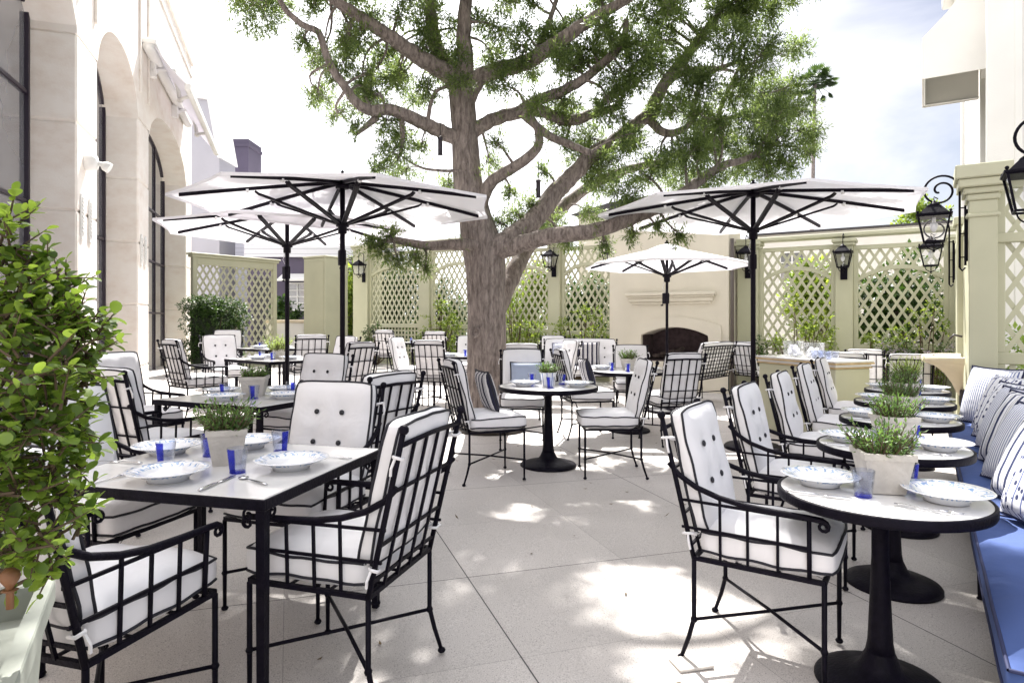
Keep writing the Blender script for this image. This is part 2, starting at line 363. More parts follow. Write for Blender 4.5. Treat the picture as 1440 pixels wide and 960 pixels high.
LEAF_TREE=leaf_mat('fine_tree_leaf',(.06,.095,.035),(.17,.23,.075),.55)
LEAF_SHRUB=leaf_mat('glossy_shrub_leaf',(.05,.10,.016),(.20,.30,.06),.5,rough=.38,scale=9)
LEAF_HEDGE=leaf_mat('dark_hedge_leaf',(.02,.05,.012),(.06,.12,.02),.25,scale=5)
LEAF_VINE=leaf_mat('bright_vine_leaf',(.08,.14,.025),(.26,.34,.07),.5)
LEAF_HERB=leaf_mat('grey_herb_leaf',(.045,.10,.025),(.14,.24,.06),.35,scale=20)
LEAF_LIGHT=leaf_mat('pale_lime_leaf',(.18,.28,.06),(.35,.45,.14),.4,scale=20)
LEAF_PALM=leaf_mat('palm_leaf',(.03,.06,.02),(.08,.13,.04),.25)
STEM=mat('brown_stem',(.09,.06,.035),.8)
# ---------------------------------------------------------------- furniture kit
def cushion(w,d,t,puff=.02,dips=(),n=14,dip=.018,M=None,seed=0,wob=.004,pipe=.0055,rnd=.05):
    mb=MB(); pm=MB()
    def xy(u,v):
        return w/2*u*(1-rnd*abs(v)**6), d/2*v*(1-rnd*abs(u)**6)
    def zt(u,v):
        z=t*.36+(t*.14+puff)*sqrt(max(0,1-u**4))*sqrt(max(0,1-v**4))
        for a,b in dips: z-=dip*exp(-(((u-a)*w/2)**2+((v-b)*d/2)**2)/.0022)
        return z+wob*mnoise.noise(Vector((u*2+seed,v*2,seed*1.7)))
    G=[[(-1+2*i/n,-1+2*j/n) for i in range(n+1)] for j in range(n+1)]
    for sgn in (1,-1):
        v=[]
        for row in G:
            for u,q in row:
                x,y=xy(u,q); v.append((x,y,sgn*zt(u,q)))
        f=[(j*(n+1)+i,j*(n+1)+i+1,(j+1)*(n+1)+i+1,(j+1)*(n+1)+i) for j in range(n) for i in range(n)]
        if sgn<0: f=[q[::-1] for q in f]
        mb.add(v,f,0,True,M)
    loop=[(-1+2*i/n,-1) for i in range(n)]+[(1,-1+2*i/n) for i in range(n)]+[(1-2*i/n,1) for i in range(n)]+[(-1,1-2*i/n) for i in range(n)]
    k=len(loop); v=[]
    for a in (1,.45,-.45,-1):
        for u,q in loop:
            x,y=xy(u,q); z=zt(u,q)*a; b=1+(.035 if abs(a)<.9 else 0)*(.2/max(w,.2))
            v.append((x*b,y*b,z))
    f=[(r*k+i,(r+1)*k+i,(r+1)*k+(i+1)%k,r*k+(i+1)%k) for r in range(3) for i in range(k)]
    mb.add(v,f,0,True,M)
    for sgn in (1,-1):
        pts=[]
        for u,q in loop+loop[:1]:
            x,y=xy(u,q); pts.append((x*1.006,y*1.006,sgn*zt(u,q)))
        pm.tube(pts,pipe,6,0,False,None,M)
    return mb,pm

LEAN=.235; AL=math.atan(LEAN)
def lean_matrix(zc,off,yb=-.24):
    y=yb-(zc-.42)*LEAN
    R=Matrix(((-1,0,0),(0,-sin(AL),cos(AL)),(0,cos(AL),sin(AL)))).to_4x4()
    return Matrix.Translation((0,y+off*cos(AL),zc+off*sin(AL)))@R
def back_pt(x,z,o=0): return (x,-.24-(z-.42)*LEAN-o,z)

def make_chair(name,label,cat,W=.49,arms=True,nv=4,zbars=(.60,.78),seed=1):
    t=thing(name,label,cat); h=W/2; sd=.24
    for sx in (-1,1):
        m=MB(); m.tube([(sx*h,sd,.42),(sx*h,sd,.19),(sx*h,sd,.012)],[.0098,.0098,.0082],8); m.ball((sx*h,sd,.175),.0148,8); m.ball((sx*h,sd,.012),.017,8,sz=.7)
        obj('leg',m,IRON,t)
        m=MB(); m.tube([(sx*h,-sd,.42),(sx*h,-sd,.18),(sx*(h+.004),-sd-.02,.1),(sx*(h+.008),-sd-.05,.012)],[.0098,.0098,.0092,.008],8); m.ball((sx*h,-sd,.175),.0148,8); m.ball((sx*(h+.008),-sd-.05,.012),.017,8,sz=.7)
        obj('leg',m,IRON,t)
    m=MB()
    for a,b in (((-h,-sd),(h,-sd)),((-h,sd),(h,sd)),((-h,-sd),(-h,sd)),((h,-sd),(h,sd))):
        m.tube([(*a,.425),(*b,.425)],.012,4)
    for i in range(1,4):
        x=-h+W*i/4; m.tube([(x,-sd,.424),(x,sd,.424)],.006,4)
    for q in (-.08,.08): m.tube([(-h,q,.424),(h,q,.424)],.006,4)
    obj('seat_frame',m,IRON,t)
    m=MB(); m.tube([(-h,-sd,.175),(0,0,.182),(h,sd,.175)],.0075,6); m.tube([(h,-sd,.175),(0,0,.173),(-h,sd,.175)],.0075,6)
    obj('stretcher',m,IRON,t)
    m=MB()
    for sx in (-1,1):
        m.tube([back_pt(sx*h,.42),back_pt(sx*(h+.003),.7),back_pt(sx*(h+.006),.985)],.0105,8)
        p=back_pt(sx*(h+.006),.996); m.ball(p,.018,10)
    m.tube([back_pt(-h,.942),back_pt(0,.948),back_pt(h,.942)],.0098,6)
    for z in zbars: m.tube([back_pt(-h,z),back_pt(h,z)],.0073,4)
    m.tube([back_pt(-h,.475),back_pt(h,.475)],.0073,4)
    for i in range(1,nv+1):
        x=-h+W*i/(nv+1); m.tube([back_pt(x,.43,.003),back_pt(x,.944,.003)],.0073,4)
    obj('back_frame',m,IRON,t)
    if arms:
        for sx in (-1,1):
            m=MB(); X=lambda y: sx*(h+.012*max(0,min(1,(y+.3)/.5)))
            pr=[(-.345,.80),(-.30,.752),(-.23,.712),(-.14,.684),(-.04,.668),(.08,.662),(.19,.660),(.235,.657)]
            cur=[(X(y),y,z) for y,z in pr]
            for k in range(1,13):
                th=pi/2-k*pi*2.6/12; r=.021*(1-k/20)
                cur.append((sx*(h+.014),.238+r*cos(th),.636+r*sin(th)))
            m.tube(cur,[.0118]*len(pr)+[.0075-.0003*k for k in range(12)],8)
            m.tube([(sx*h,.19,.425),(sx*(h+.012),.19,.66)],.009,6)
            for y,z in ((-.135,.683),(-.03,.668),(.08,.662)):
                m.tube([(sx*h,y,.425),(sx*(h+.008),y,z)],.0068,4)
            m.tube([(sx*h,-.29,.545),(sx*(h+.004),.19,.545)],.0068,4)
            m.tube([(sx*h,-.305,.655),(sx*(h+.006),-.10,.655),(sx*(h+.01),.19,.652)],.007,4)
            obj('arm',m,IRON,t)
    cw=W-.015
    mb,pm=cushion(cw,.50,.105,.026,M=Matrix.Translation((0,.025,.493)),seed=seed,wob=.011)
    c=obj('seat_cushion',mb,WHITE,t); obj('piping',pm,PIPING,c)
    bw=W-.03; nb=2 if W<.8 else 4
    us=(-.33,.33) if W<.8 else (-.7,-.24,.24,.7)
    dips=[(u,q) for u in us for q in (.36,-.26)]
    Mx=lean_matrix(.752,.053)
    mb,pm=cushion(bw,.505,.062,.02,dips,16 if W<.8 else 24,.022,Mx,seed+3,.011)
    c=obj('back_cushion',mb,WHITE,t); obj('piping',pm,PIPING,c)
    for u,q in dips:
        m=MB(); m.ball((0,0,0),.0145,10,sz=.45,M=Mx@Matrix.Translation((u*bw/2*.98,q*.2525,.040)))
        obj('button',m,BUTTONM,c)
    for sx in (-1,1):
        for z in (.90,.52):
            m=MB(); x=sx*(h+.002); p=Vector(back_pt(x,z)); u=.017
            m.tube([p+Vector((-sx*.02,.03,0)),p+Vector((sx*u,.006,.006)),p+Vector((sx*u*.7,-u,.0)),p+Vector((-sx*u,-u*.8,-.004)),p+Vector((-sx*.02,.03,-.006))],.006,5)
            m.tube([p+Vector((sx*u,.004,0)),p+Vector((sx*.028,.012,-.03)),p+Vector((sx*.024,.016,-.055))],.005,4)
            obj('tie',m,WHITE,c)
    return t

ARM=make_chair('iron_armchair','','armchair',.49,True,4,(.60,.78),1)
ARM2=make_chair('iron_armchair','','armchair',.49,True,4,(.60,.78),21)
SIDE2=make_chair('iron_dining_chair','','chair',.46,False,4,(.60,.78),32)
SIDE=make_chair('iron_dining_chair','','chair',.46,False,4,(.60,.78),2)
SETT=make_chair('iron_settee','','settee',1.22,True,11,(.53,.59,.65,.71,.77,.83,.90),5)
used={}; cnt=[0]
def place(proto,x,y,f,label,group='white cushioned iron chairs',scale=1.0):
    cnt[0]+=1
    if cnt[0]%2 and proto is ARM: proto=ARM2
    if cnt[0]%2 and proto is SIDE: proto=SIDE2
    o=proto if not used.get(proto.name) else copy_tree(proto)
    used[proto.name]=1
    o.location=(x,y,floorz(x,y)); o.rotation_euler=(0,0,facing(*f)); o['label']=label; o['group']=group
    if scale!=1: o.scale=(scale,)*3
    return o

def round_table(x,y,D,BD,label,h=.74):
    t=thing('pedestal_table',label,'table',(x,y,floorz(x,y)),0,'round pedestal tables'); R=D/2
    m=MB(); m.lathe([(R-.012,h-.040),(R-.003,h-.037),(R,h-.030),(R,h-.004),(R-.004,h),(R-.012,h+.0005),(R-.014,h-.004)],64)
    obj('table_rim',m,IRON,t)
    m=MB(); m.lathe([(R-.02,h-.030),(R-.013,h-.030),(R-.0125,h-.003),(R-.016,h-.0015),(1e-6,h-.0015)],64)
    obj('table_top',m,MARBLE,t)
    m=MB(); r=.030 if D<.8 else .036
    m.lathe([(.09,h-.033),(.085,h-.05),(r,h-.07),(r,.50),(r+.008,.30),(r+.014,.17),(r+.025,.11)],32); obj('column',m,IRON,t)
    m=MB(); B=BD/2; m.lathe([(B,.0),(B,.012),(B-.008,.022),(B*.8,.038),(B*.55,.052),(B*.36,.068),(r+.04,.09),(r+.022,.13),(r+.018,.14)],48); obj('base',m,IRON,t)
    return t
def rect_table(x,y,w,d,ang,label,h=.74):
    t=thing('iron_table',label,'table',(x,y,floorz(x,y)),ang,'rectangular iron tables'); a=w/2;b=d/2
    m=MB(); m.bbox(-a+.012,a-.012,-b+.012,b-.012,h-.024,h+.0015,.003); obj('table_top',m,MARBLE,t)
    m=MB()
    m.bbox(-a,a,-b,-b+.013,h-.038,h,.003); m.bbox(-a,a,b-.013,b,h-.038,h,.003)
    m.bbox(-a,-a+.012,-b+.011,b-.011,h-.038,h-.0008,.003); m.bbox(a-.012,a,-b+.011,b-.011,h-.038,h-.0008,.003)
    for sx in (-1,1):
        for sy in (-1,1):
            for ax in (0,1):
                pts=[]
                for k in range(14):
                    th=k*pi*2.2/13; r=.022*(1-k/18)
                    u=.055+r*sin(th)*1; q=-.045-.018+r*cos(th)
                    c=[sx*(a-.03),sy*(b-.03),h+q]; c[ax]-=(sx if ax==0 else sy)*u; pts.append(tuple(c))
                m.tube([((sx*(a-.03) if ax else sx*(a-.03)),(sy*(b-.03)),h-.035),pts[0]]+pts,.0055,5)
    obj('table_frame',m,IRON,t)
    for sx in (-1,1):
        for sy in (-1,1):
            m=MB(); cx,cy=sx*(a-.022),sy*(b-.022)
            m.frust(.014,0,.0165,h-.036,0,cx,cy); m.ball((cx,cy,.02),.024,8,sz=.8); obj('leg',m,IRON,t)
    return t

# ---- table ware: meshes made once, each object its own
def _plate():
    m=MB(); m.lathe([(.001,.010),(.062,.010),(.066,0),(.072,0),(.074,.010),(.098,.024),(.108,.034),(.146,.041),(.1475,.043),(.146,.0445),(.108,.038),(.095,.029),(.078,.018),(.05,.014),(1e-6,.0135)],48)
    return mesh('dinner_plate',m,PLATE)
PLATEM=_plate()
def plate(x,y,z,label,rot=0,nap=False,s=1.0):
    o=obj('dinner_plate',PLATEM,None,loc=(x,y,z),rotz=rot); o.scale=(s,)*3
    tag(o,label,'plate','blue rimmed dinner plates'); return o
def _glass(r0,r1,h):
    m=MB(); m.lathe([(r0-.003,.0),(r0,.002),(r1,h),(r1-.0012,h+.001),(r1-.0025,h),(r0-.0025,.012),(1e-6,.012)],28); return m
GLM=mesh('tumbler',_glass(.03,.040,.098),GLASS)
def _arc(r0,r1,h,a0,a1,off=.0008):
    m=MB(); n=8; v=[];f=[]
    for i in range(n+1):
        th=a0+(a1-a0)*i/n
        for q,(r,z) in enumerate(((r0+off,.004),(r1+off,h*.985),(r1-.004,h*.985),(r0-.004,.010))): v.append((r*cos(th),r*sin(th),z))
    for i in range(n):
        for q in range(4): f.append((i*4+q,(i+1)*4+q,(i+1)*4+(q+1)%4,i*4+(q+1)%4))
    f+=[(3,2,1,0),tuple(n*4+q for q in range(4))]
    m.add(v,f,0,True); return m
STM=mesh('stripe',_arc(.03,.040,.098,-.42,.42),COBALT)
BSM=None
def _base():
    m=MB(); m.lathe([(.001,.0008),(.0296,.0008),(.0302,.003),(.0304,.007),(.028,.008),(1e-6,.008)],28); return m
BSM=mesh('tinted_base',_base(),COBALT)
def glass(x,y,z,label,rot=0,stripe=True,base=True):
    o=tag(obj('tumbler',GLM,None,loc=(x,y,z),rotz=rot),label,'glass','cobalt and clear tumblers')
    if stripe: obj('stripe',STM,None,o)
    if base: obj('tinted_base',BSM,None,o)
    return o
def _knife():
    m=MB(); m.tube([(0,-.115,.006),(0,-.10,.0075),(0,-.02,.0065),(0,.0,.005)],[.006,.0085,.0075,.004],8,flat=.5,up=(1,0,0))
    m.tube([(0,0,.005),(0,.03,.005),(0,.09,.005),(.002,.118,.004)],[.004,.010,.0095,.002],8,flat=.16,up=(1,0,0)); return m
def _fork():
    m=MB(); m.tube([(0,-.11,.005),(0,-.09,.006),(0,0,.005),(0,.035,.008),(0,.05,.008)],[.005,.0075,.0035,.006,.011],8,flat=.4,up=(1,0,0))
    for k in (-1.5,-.5,.5,1.5): m.tube([(k*.0055,.048,.008),(k*.0055,.075,.006),(k*.005,.095,.009)],[.002,.0019,.0012],5)
    return m
def _spoon():
    m=MB(); m.tube([(0,-.11,.005),(0,-.09,.006),(0,.02,.005)],[.005,.0075,.0035],8,flat=.4,up=(1,0,0)); m.ball((0,.05,.006),.02,12,sz=.25); return m
KN=mesh('table_knife',_knife(),STEEL); FK=mesh('table_fork',_fork(),STEEL); SP=mesh('table_spoon',_spoon(),STEEL)
def cutlery(kind,x,y,z,rot,label):
    me={'knife':KN,'fork':FK,'spoon':SP}[kind]
    return tag(obj('table_'+kind,me,None,loc=(x,y,z),rotz=rot),label,kind,'silver cutlery on the tables')
def napkin(x,y,z,rot,label):
    m=MB(); n=8;v=[];f=[]
    for s2 in (1,0):
        for j in range(n+1):
            for i in range(n+1):
                u=i/n-.5;q=j/n-.5
                v.append((u*.20*(1-.5*(q+.5)),q*.19,(.006+.006*sin(u*9)+.004*sin(q*7+u*4))*s2+.001))
    k=(n+1)**2
    for j in range(n):
        for i in range(n):
            a=j*(n+1)+i; f.append((a,a+1,a+n+2,a+n+1)); f.append((k+a+n+1,k+a+n+2,k+a+1,k+a))
    for i in range(n):
        f.append((i+1,i,k+i,k+i+1)); b=n*(n+1); f.append((b+i,b+i+1,k+b+i+1,k+b+i))
        a=i*(n+1); f.append((a,a+n+1,k+a+n+1,k+a)); a+=n; f.append((a+n+1,a,k+a,k+a+n+1))
    m.add(v,f,0,True)
    return tag(obj('napkin',m,LINEN,loc=(x,y,z),rotz=rot),label,'napkin')

# ---- foliage
def leafq(mb,p,d,up,ll,lw,fold=.25,m=0):
    side=d.cross(up)
    if side.length<1e-4: side=d.cross(Vector((.3,.9,.1)))
    side.normalize(); nrm=side.cross(d)
    a=p; b=p+d*ll*.5+side*lw*.5-nrm*lw*fold; c=p+d*ll; e=p+d*ll*.5-side*lw*.5-nrm*lw*fold
    k=len(mb.v); mb.v+=[tuple(a),tuple(b),tuple(c),tuple(e)]; mb.f.append((k,k+1,k+2,k+3)); mb.m.append(m); mb.s.append(False)
def leafo(mb,p,d,up,ll,lw,m=0):           # rounded leaf, cupped, six points each side of a midrib
    side=d.cross(up)
    if side.length<1e-4: side=d.cross(Vector((.3,.9,.1)))
    side.normalize(); nrm=side.cross(d); k=len(mb.v)
    pr=((0,.0),(.12,.5),(.38,.95),(.68,1),(.9,.6),(1,0))
    mid=[p+d*ll*a+nrm*(-ll*.12*a*a) for a,_ in pr]
    L=[mid[i]+side*lw*.5*w+nrm*lw*.12*w for i,(a,w) in enumerate(pr)][1:5]
    R=[mid[i]-side*lw*.5*w+nrm*lw*.12*w for i,(a,w) in enumerate(pr)][1:5]
    vs=mid+L+R; mb.v+=[tuple(q) for q in vs]
    l=[0,6,7,8,9,5]; r=[0,10,11,12,13,5]
    for i in range(5):
        for s_,fl in ((l,0),(r,1)):
            q=[i,i+1,s_[i+1],s_[i]]; q=[x for n_,x in enumerate(q) if x not in q[:n_]]
            if len(q)<3: continue
            if fl: q=q[::-1]
            mb.f.append(tuple(k+x for x in q)); mb.m.append(m); mb.s.append(True)
def rv():
    while True:
        v=Vector((random.uniform(-1,1),random.uniform(-1,1),random.uniform(-1,1)))
        if .05<v.length<1: return v
def sprig(mb,p,d,L,n,ll,lw,droop=.3,fn=leafq,spread=.9,m=0,stem=None):
    d=d.normalized(); q=p.copy(); st=L/n; pts=[q.copy()]
    for k in range(n):
        d=(d+Vector((0,0,-droop*st*4))+rv()*.08).normalized(); q=q+d*st; pts.append(q.copy())
        r=rv(); r=(r-d*r.dot(d)).normalized()
        dd=(d*(.65 if k<n-1 else 2)+r*spread).normalized()
        fn(mb,q,dd,(Vector((0,0,1))+rv()*.5).normalized(),ll*(_s:=random.uniform(.5,1.15)),lw*_s*random.uniform(.85,1.15),m=m) if fn is leafo else fn(mb,q,dd,(Vector((0,0,1))+rv()*.6).normalized(),ll*random.uniform(.7,1.2),lw,.25,m)
    if stem is not None: stem.tube([pts[0],pts[len(pts)//2],pts[-1]],[.003,.0022,.001],4,caps=False)
def clump(mb,c,rad,n,ll,lw,L=.2,k=10,droop=.4,fn=leafq,hollow=.3,m=0,stem=None,upb=0.):
    c=Vector(c)
    if not hasattr(rad,'__len__'): rad=(rad,)*3
    for i in range(n):
        r=rv(); 
        if r.length<hollow: r=r.normalized()*random.uniform(hollow,1)
        p=c+Vector((r.x*rad[0],r.y*rad[1],r.z*rad[2]))
        d=(r.normalized()+rv()*.7+Vector((0,0,upb))).normalized()
        sprig(mb,p-d*L*.5,d,L,k,ll,lw,droop,fn,m=m,stem=stem)
def herb(mb,cx,cy,z,R,H,n,m=0,ll=.035,lw=.007,stem=None):
    for i in range(n):
        a=random.uniform(0,2*pi); r=R*.55*sqrt(random.random()); p=Vector((cx+r*cos(a),cy+r*sin(a),z))
        d=Vector((cos(a)*r/R*1.4+random.uniform(-.35,.35),sin(a)*r/R*1.4+random.uniform(-.35,.35),1)).normalized()
        sprig(mb,p,d,H*random.uniform(.4,1.2),9,ll,lw,-.1,leafq,1.0,m,stem)
def square_pot(x,y,z,rot,label,w=.095,h=.165,H=.13,n=70,leaf=None,R=.12,group='square cement pots of herbs'):
    t=thing('herb_pot',label,'potted plant',(x,y,z),rot,group)
    m=MB(); b=w*.68
    m.frust(b,0,w*.93,h*.84); m.frust(w,h*.84,w*1.02,h-.001,caps=False)
    m.frust(w*.93,h*.839,w,h*.841,caps=False); m.frust(w*1.02,h-.001,w*.88,h,caps=False); m.frust(w*.88,h,w*.84,h-.03,caps=False)
    obj('pot',m,CEMENT,t)
    m=MB(); m.frust(w*.85,h-.028,w*.84,h-.02); obj('soil',m,SOIL,t)
    m=MB(); s=MB(); herb(m,0,0,h-.025,R,H*.92,int(n*1.6),ll=.027,lw=.009,stem=s); f=obj('foliage',m,leaf or LEAF_HERB,t); obj('stem',s,STEM,f)
    return t
def fluted_pot(x,y,z,label,leaf=None):
    t=thing('herb_pot',label,'potted plant',(x,y,z),0,'round fluted pots of herbs'); n=40
    m=MB(); v=[];f=[]; prof=[(.052,0),(.055,.004),(.072,.115),(.076,.118),(.078,.125),(.073,.127),(.066,.11)]
    for q,(r,zz) in enumerate(prof):
        for j in range(n):
            th=2*pi*j/n; rr=r*(1+(.03*cos(th*12) if 0<q<4 else 0)); v.append((rr*cos(th),rr*sin(th),zz))
    for i in range(len(prof)-1):
        for j in range(n): f.append((i*n+j,i*n+(j+1)%n,(i+1)*n+(j+1)%n,(i+1)*n+j))
    f.append(tuple(range(n))[::-1]); m.add(v,f,0,True); obj('pot',m,stripes_pot,t)
    m=MB(); m.lathe([(.069,.108),(.066,.114),(1e-6,.116)],20); obj('soil',m,SOIL,t)
    m=MB(); s=MB(); herb(m,0,0,.11,.1,.10,95,ll=.024,lw=.008,stem=s); g=obj('foliage',m,leaf or LEAF_HERB,t); obj('stem',s,STEM,g)
    return t
def _sp():
    m,nt,b=new_mat('blue_white_striped_pot'); L=nt.links; b.inputs['Roughness'].default_value=.3
    tc=N(nt,'ShaderNodeTexCoord'); g=N(nt,'ShaderNodeTexGradient',gradient_type='RADIAL'); L.new(tc.outputs['Object'],g.inputs[0])
    mu=N(nt,'ShaderNodeMath',operation='MULTIPLY'); mu.inputs[1].default_value=9; L.new(g.outputs[1],mu.inputs[0]); fr=N(nt,'ShaderNodeMath',operation='FRACT'); L.new(mu.outputs[0],fr.inputs[0])
    rp=N(nt,'ShaderNodeValToRGB'); cr=rp.color_ramp; cr.interpolation='CONSTANT'; cr.elements[0].color=(.72,.73,.76,1); cr.elements[1].position=.84; cr.elements[1].color=(.1,.13,.42,1)
    L.new(fr.outputs[0],rp.inputs[0]); L.new(rp.outputs[0],b.inputs['Base Color']); return m
stripes_pot=_sp()

# ---- umbrellas
def umbrella(x,y,R,ze,za,ang,label,pole_r=.026):
    fz=floorz(x,y); t=thing('patio_umbrella',label,'umbrella',(x,y,fz),ang,'white market umbrellas'); ze-=fz; za-=fz; S=8
    def cz(r): return za-(za-ze)*(r/R)**1.12
    m=MB(); nr=7; v=[(0,0,za)];f=[]; per=4*S
    def rim(k,fr):                      # ring point: tips joined by straight, slightly pulled-in hems
        s0,q=divmod(k,4); a0=2*pi*s0/S; a1=2*pi*(s0+1)/S; u=q/4
        px=R*((1-u)*cos(a0)+u*cos(a1)); py=R*((1-u)*sin(a0)+u*sin(a1)); pull=1-.02*4*u*(1-u)*fr
        rr=fr*R; z=cz(rr)-.026*4*u*(1-u)*sin(pi*min(1,fr))*R/1.6
        return (px*fr*pull,py*fr*pull,z)
    for i in range(1,nr+1):
        for k in range(per): v.append(rim(k,i/nr))
    for k in range(per): f.append((0,1+k,1+(k+1)%per))
    for i in range(nr-1):
        for k in range(per): f.append((1+i*per+k,1+(i+1)*per+k,1+(i+1)*per+(k+1)%per,1+i*per+(k+1)%per))
    b=1+(nr-1)*per; hem=len(v)
    for k in range(per):
        p=v[b+k]; v.append((p[0]*1.001,p[1]*1.001,p[2]-.028))
    for k in range(per): f.append((b+k,hem+k,hem+(k+1)%per,b+(k+1)%per))
    m.add(v,f,0,False); c=obj('canopy',m,CANOPY,t)
    m=MB(); v=[(0,0,za+.045)];f=[]
    for fr,dz in ((.12,.03),(.24,.005)):
        for k in range(per):
            p=rim(k,fr); v.append((p[0],p[1],cz(fr*R)+dz+(.008 if k%4 else 0)))
    for k in range(per): f+= [(0,1+k,1+(k+1)%per),(1+k,1+per+k,1+per+(k+1)%per,1+(k+1)%per)]
    m.add(v,f,0,False); obj('vent_cap',m,CANOPY,c)
    m=MB(); m.tube([(0,0,0),(0,0,za+.02)],pole_r,16); obj('pole',m,UFRAME,t)
    m=MB(); m.lathe([(pole_r*.9,za+.03),(.04,za+.045),(.03,za+.065),(.012,za+.075),(.018,za+.09),(1e-6,za+.105)],14); obj('finial',m,UFRAME,t)
    m=MB(); m.lathe([(.055,za-.09),(.07,za-.085),(.07,za-.045),(.03,za-.035)],16); obj('hub',m,UFRAME,t)
    zr=ze-.19*R/1.6
    m=MB(); m.lathe([(pole_r+.004,zr-.10),(.045,zr-.095),(.045,zr-.03),(.065,zr-.025),(.065,zr+.02),(.04,zr+.025)],16); obj('runner',m,UFRAME,t)
    m=MB(); m.bbox(-.035,.035,-.075,.02,zr-.42,zr-.26,.008); m.tube([(0,-.07,zr-.34),(0,-.10,zr-.34)],.012,8); m.tube([(0,-.10,zr-.34),(.0,-.10,zr-.44)],.007,6); m.tube([(0,-.10,zr-.44),(0,-.14,zr-.44)],.011,8)
    obj('crank_box',m,UFRAME,t)
    m=MB(); m.tube([(.0,-.04,zr-.26),(.03,-.06,zr-.18),(.01,-.05,zr-.1)],.004,5); obj('cord',m,CANOPY,t)
    m=MB(); m.lathe([(.30,0),(.30,.03),(.285,.045),(.06,.06),(.04,.28),(.03,.285)],32); obj('base',m,UFRAME,t)
    for s in range(S):
        a=2*pi*s/S; u=Vector((cos(a),sin(a),0)); w=Vector((-sin(a),cos(a),0))
        P=lambda r,o,k=0: u*r+w*k+Vector((0,0,cz(r)+o))
        m=MB(); rr=[.06,.2*R,.4*R,.6*R,.8*R,.93*R]
        v=[];f=[]
        for r in rr:
            for k,o in ((-.014,-.012),(.014,-.012),(.014,-.044),(-.014,-.044)): v.append(P(r,o,k))
        for i in range(len(rr)-1):
            for q in range(4): f.append((i*4+q,i*4+(q+1)%4,i*4+4+(q+1)%4,i*4+4+q))
        f+=[(3,2,1,0),tuple(len(v)-4+q for q in range(4))]; m.add(v,f); rb=obj('rib',m,UFRAME,t)
        m=MB()
        e=P(.52*R,-.055)
        for k in (-.013,.013): m.tube([Vector((0,0,zr))+u*.05+w*k,u*(.5*R)+w*k+Vector((0,0,cz(.5*R)-.085)),e+w*k],[.0145,.0145,.012],4)
        obj('strut',m,UFRAME,rb)
        m=MB(); m.tube([P(.555*R,-.046),P(.57*R,-.046)],.02,8); obj('sleeve',m,CHINA,rb)
    return t

# ---- lanterns
def lantern_body(t,s=1.0,oy=0):
    M=Matrix.Translation((0,oy,0))@Matrix.Scale(s,4)
    m=MB(); m.lathe([(1e-6,.0),(.012,-.008),(.02,-.022),(.03,-.03),(.05,-.045),(.055,-.06),(.05,-.065)],16,M=M)
    m.frust(.06,-.06,.062,-.07,M=M); m.frust(.128,-.145,.062,-.068,M=M,caps=False); m.frust(.152,-.158,.152,-.144,M=M)
    m.frust(.135,-.172,.147,-.157,M=M)
    for a,b in ((-1,-1),(1,-1),(1,1),(-1,1)):
        m.ball((a*.135,b*.135,-.128),.014,8,M=M); m.tube([(a*.135,b*.135,-.145),(a*.135,b*.135,-.13)],.007,6,M=M)
    obj('roof',m,IRON,t)
    m=MB()
    for a,b in ((-1,-1),(1,-1),(1,1),(-1,1)):
        m.tube([(a*.13,b*.13,-.17),(a*.083,b*.083,-.415)],.011,4,M=M)
    for i in range(4):
        cs=((-1,-1),(1,-1),(1,1),(-1,1)); a=cs[i]; b=cs[(i+1)%4]
        m.tube([(a[0]*.083,a[1]*.083,-.415),(b[0]*.083,b[1]*.083,-.415)],.011,4,M=M)
    for a in (0,pi/2):
        for sg in (-1,1):
            pts=[(sg*.07*cos(q)*cos(a),sg*.07*cos(q)*sin(a),-.42-.075*sin(q)) for q in [i*pi/2/6 for i in range(7)]]
            m.tube(pts,.006,5,M=M)
    m.ball((0,0,-.505),.014,8,M=M)
    m.frust(.03,-.40,.03,-.412,M=M); obj('cage',m,IRON,t)
    m=MB()
    for i in range(4):
        cs=((-1,-1),(1,-1),(1,1),(-1,1)); a=cs[i]; b=cs[(i+1)%4]
        m.add([(a[0]*.126,a[1]*.126,-.172),(b[0]*.126,b[1]*.126,-.172),(b[0]*.08,b[1]*.08,-.408),(a[0]*.08,a[1]*.08,-.408)],[(0,1,2,3)],M=M)
    obj('glass_pane',m,LGLASS,t)
    m=MB(); m.tube([(0,0,-.165),(0,0,-.22)],.018,10,M=M); m.lathe([(.018,-.22),(.032,-.235),(.035,-.26),(.03,-.29),(.015,-.315),(1e-6,-.32)],14,M=M)
    m.tube([(0,0,-.41),(0,0,-.36),(.02,0,-.33)],.006,6,M=M); obj('bulb',m,CHINA,t)
